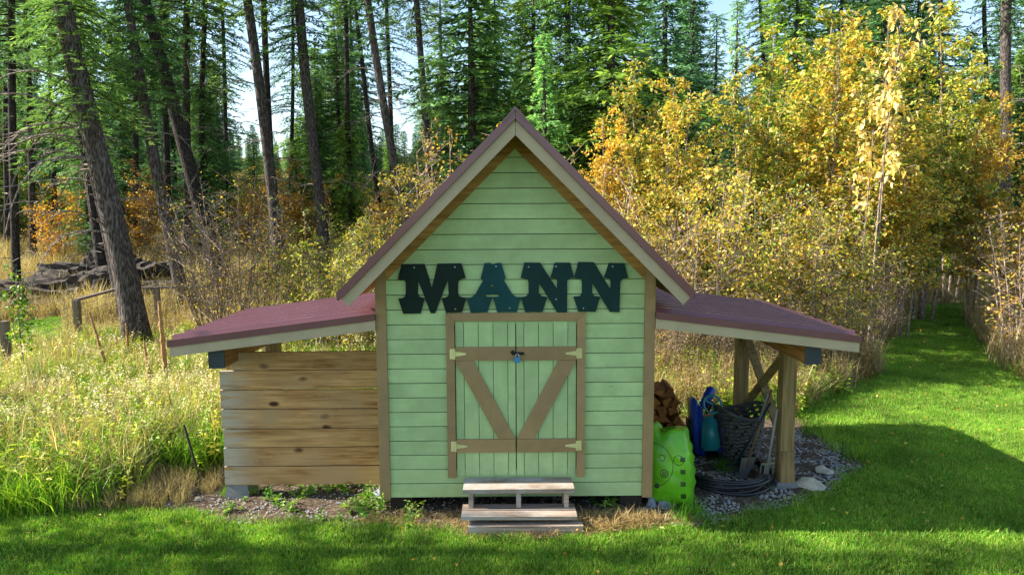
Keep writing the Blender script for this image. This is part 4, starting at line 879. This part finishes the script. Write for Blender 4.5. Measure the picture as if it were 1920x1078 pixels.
# gravel, straw and clods of the bed
gm = []
for k in range(4):
    r_ = random.Random(300+k); bm = bmesh.new(); bmesh.ops.create_icosphere(bm, subdivisions=1, radius=1)
    for v in bm.verts: v.co = Vector((v.co.x*r_.uniform(.7, 1.2), v.co.y*r_.uniform(.6, 1.), v.co.z*r_.uniform(.4, .7)))
    me = bpy.data.meshes.new('pebble'); bm.to_mesh(me); bm.free(); me.materials.append(MATS[('gravel', 'stone', 'stone_tan', 'gravel')[k]]); gm.append(me)
bed_r = lambda x, y: is_bed(x, y)
g1 = pts_in(9000, 1.1, 3.9, -.6, 2.3, bed_r, .008, .02, .0, .4); g2 = pts_in(3000, -3.4, 1.2, -.7, .6, bed_r, .005, .015, .0, .4)
scatter('gravel', np.concatenate([g1, g2]), gm, 'loose gravel and clods on the bare bed around the shed', 'gravel')
stw = [blades(310+k, 26, .07, .04, .09, .0022, 1.6, [hx('b79c6c'), hx('9a7f52'), hx('c9b184')], 'dry', 2, .6) for k in range(3)]
def strawz(x, y): return is_bed(x, y) & (y < .0) & (np.abs(x-.1) < 1.5)
scatter('straw_litter', np.concatenate([pts_in(700, -1.5, 1.7, -.75, -.1, strawz, .5, 1.1, 0, .6), pts_in(160, .55, 1.25, -.45, -.2, strawz, 1., 1.7, 0, .3)]), stw, 'dead straw and clippings around the steps', 'straw')
ll = []
for k, c in enumerate((hx('d8b04a'), hx('c78d2c'), hx('e0c878'))):
    me = colmesh('leaf', [(0, 0, .0), (.018, .03, .008), (0, .06, .004), (-.018, .03, .01)], [(0, 1, 2), (0, 2, 3)], [c]*4); me.materials.append(MATS['autumn']); ll.append(me)
scatter('fallen_leaves', np.concatenate([pts_in(420, 5, 13, 4, 13, is_lawn, .7, 1.3, .05, .5), pts_in(260, -5, 8, -1.6, 4, is_lawn, .5, 1., .045, .5)]), ll, 'fallen yellow leaves scattered on the lawn path', 'leaves')
# single weeds in the bed, mullein stalks
wp = [weed(330+k, 9, .05, .14, 14, .06, [hx('6f8c34'), hx('4f7a2a'), hx('7c8f44')]) for k in range(3)]
for k, (px, py, s, lab) in enumerate(((480, 935, 1., 'low leafy weed in the bed below the plank wall, nearest its pier block'), (540, 950, .8, 'small weed on the bare soil in front of the plank wall'), (580, 925, .9, 'weed growing tight against the bottom plank'), (625, 908, 1.2, 'tallest bushy weed at the foot of the plank wall'), (655, 918, 1., 'bright weed where the plank wall meets the shed corner'), (700, 945, 1.3, 'sprawling pale weed beside the green shed corner'), (730, 962, 1.2, 'spreading weed at the lawn edge by the shed corner'), (650, 960, 1., 'low weed between soil and lawn before the plank wall'), (1135, 945, 1., 'green weed tuft under the siding beside the steps'), (760, 970, .9, 'yellowish weed at the straw edge beside the steps'), (440, 955, .7, 'tiny weed at the gravelly bed end by the pier block'))):
    q = onG(px, py); o = bpy.data.objects.new('weed_plant', wp[k % 3]); COL.objects.link(o); o.location = (q[0], q[1], H(q[0], q[1])-.01); o.scale = (s*1.25,)*3; o.rotation_euler = (0, 0, k*1.3); tag(o, lab, 'weed', 'weeds in the bare bed')
tf = [blades(350, 160, .14, .08, .2, .004, 1., [hx('4e8022'), hx('6a9a2a')], 'grass', 3, .8)]
for px, py, s, lab in ((1290, 968, 1.2, 'lush grass tuft at the lawn edge in front of the lime bag'), (1360, 880, .9, 'grass tuft growing inside the black pipe coil'), (430, 925, .6, 'grass tuft beside the iron rod')):
    q = onG(px, py); o = bpy.data.objects.new('grass_tuft', tf[0]); COL.objects.link(o); o.location = (q[0], q[1], H(q[0], q[1])-.01); o.scale = (s,)*3; tag(o, lab, 'grass')
plain('mullein', hx('9a7446'), .9, var=.4, scale=25, bmp=1.)
for (x0, y0), (x1, y1), Yd, w, lab in (((314, 735), (298, 565), 4.2, 12, 'thickest dried brown mullein stalk standing among the weeds'), ((285, 740), (270, 640), 4.0, 8, 'shorter dried mullein stalk beside the thickest one'), ((200, 690), (168, 585), 5.6, 7, 'thin leaning dead stalk beside the fence corner post'), ((240, 650), (236, 605), 6.8, 5, 'short dark dead stalk near the fence corner post')):
    a = atY(x0, y0, Yd); b_ = atY(x1, y1, Yd); d = (b_-a)/(b_[2]-a[2]); a = a-d*(a[2]-H(a[0], Yd)+.05); px_ = (Yd-CAM[1])/F
    n_ = 40; r_ = random.Random(int(x0)); pts = [a+(b_-a)*i/n_ for i in range(n_+1)]; rad = [w*px_/2*(1.1-.55*i/n_)*r_.uniform(.75, 1.2) for i in range(n_+1)]
    tag(MB().tube(pts, rad, 7).build('dead_stalk', 'mullein', org=tuple(a)), lab, 'stalk')
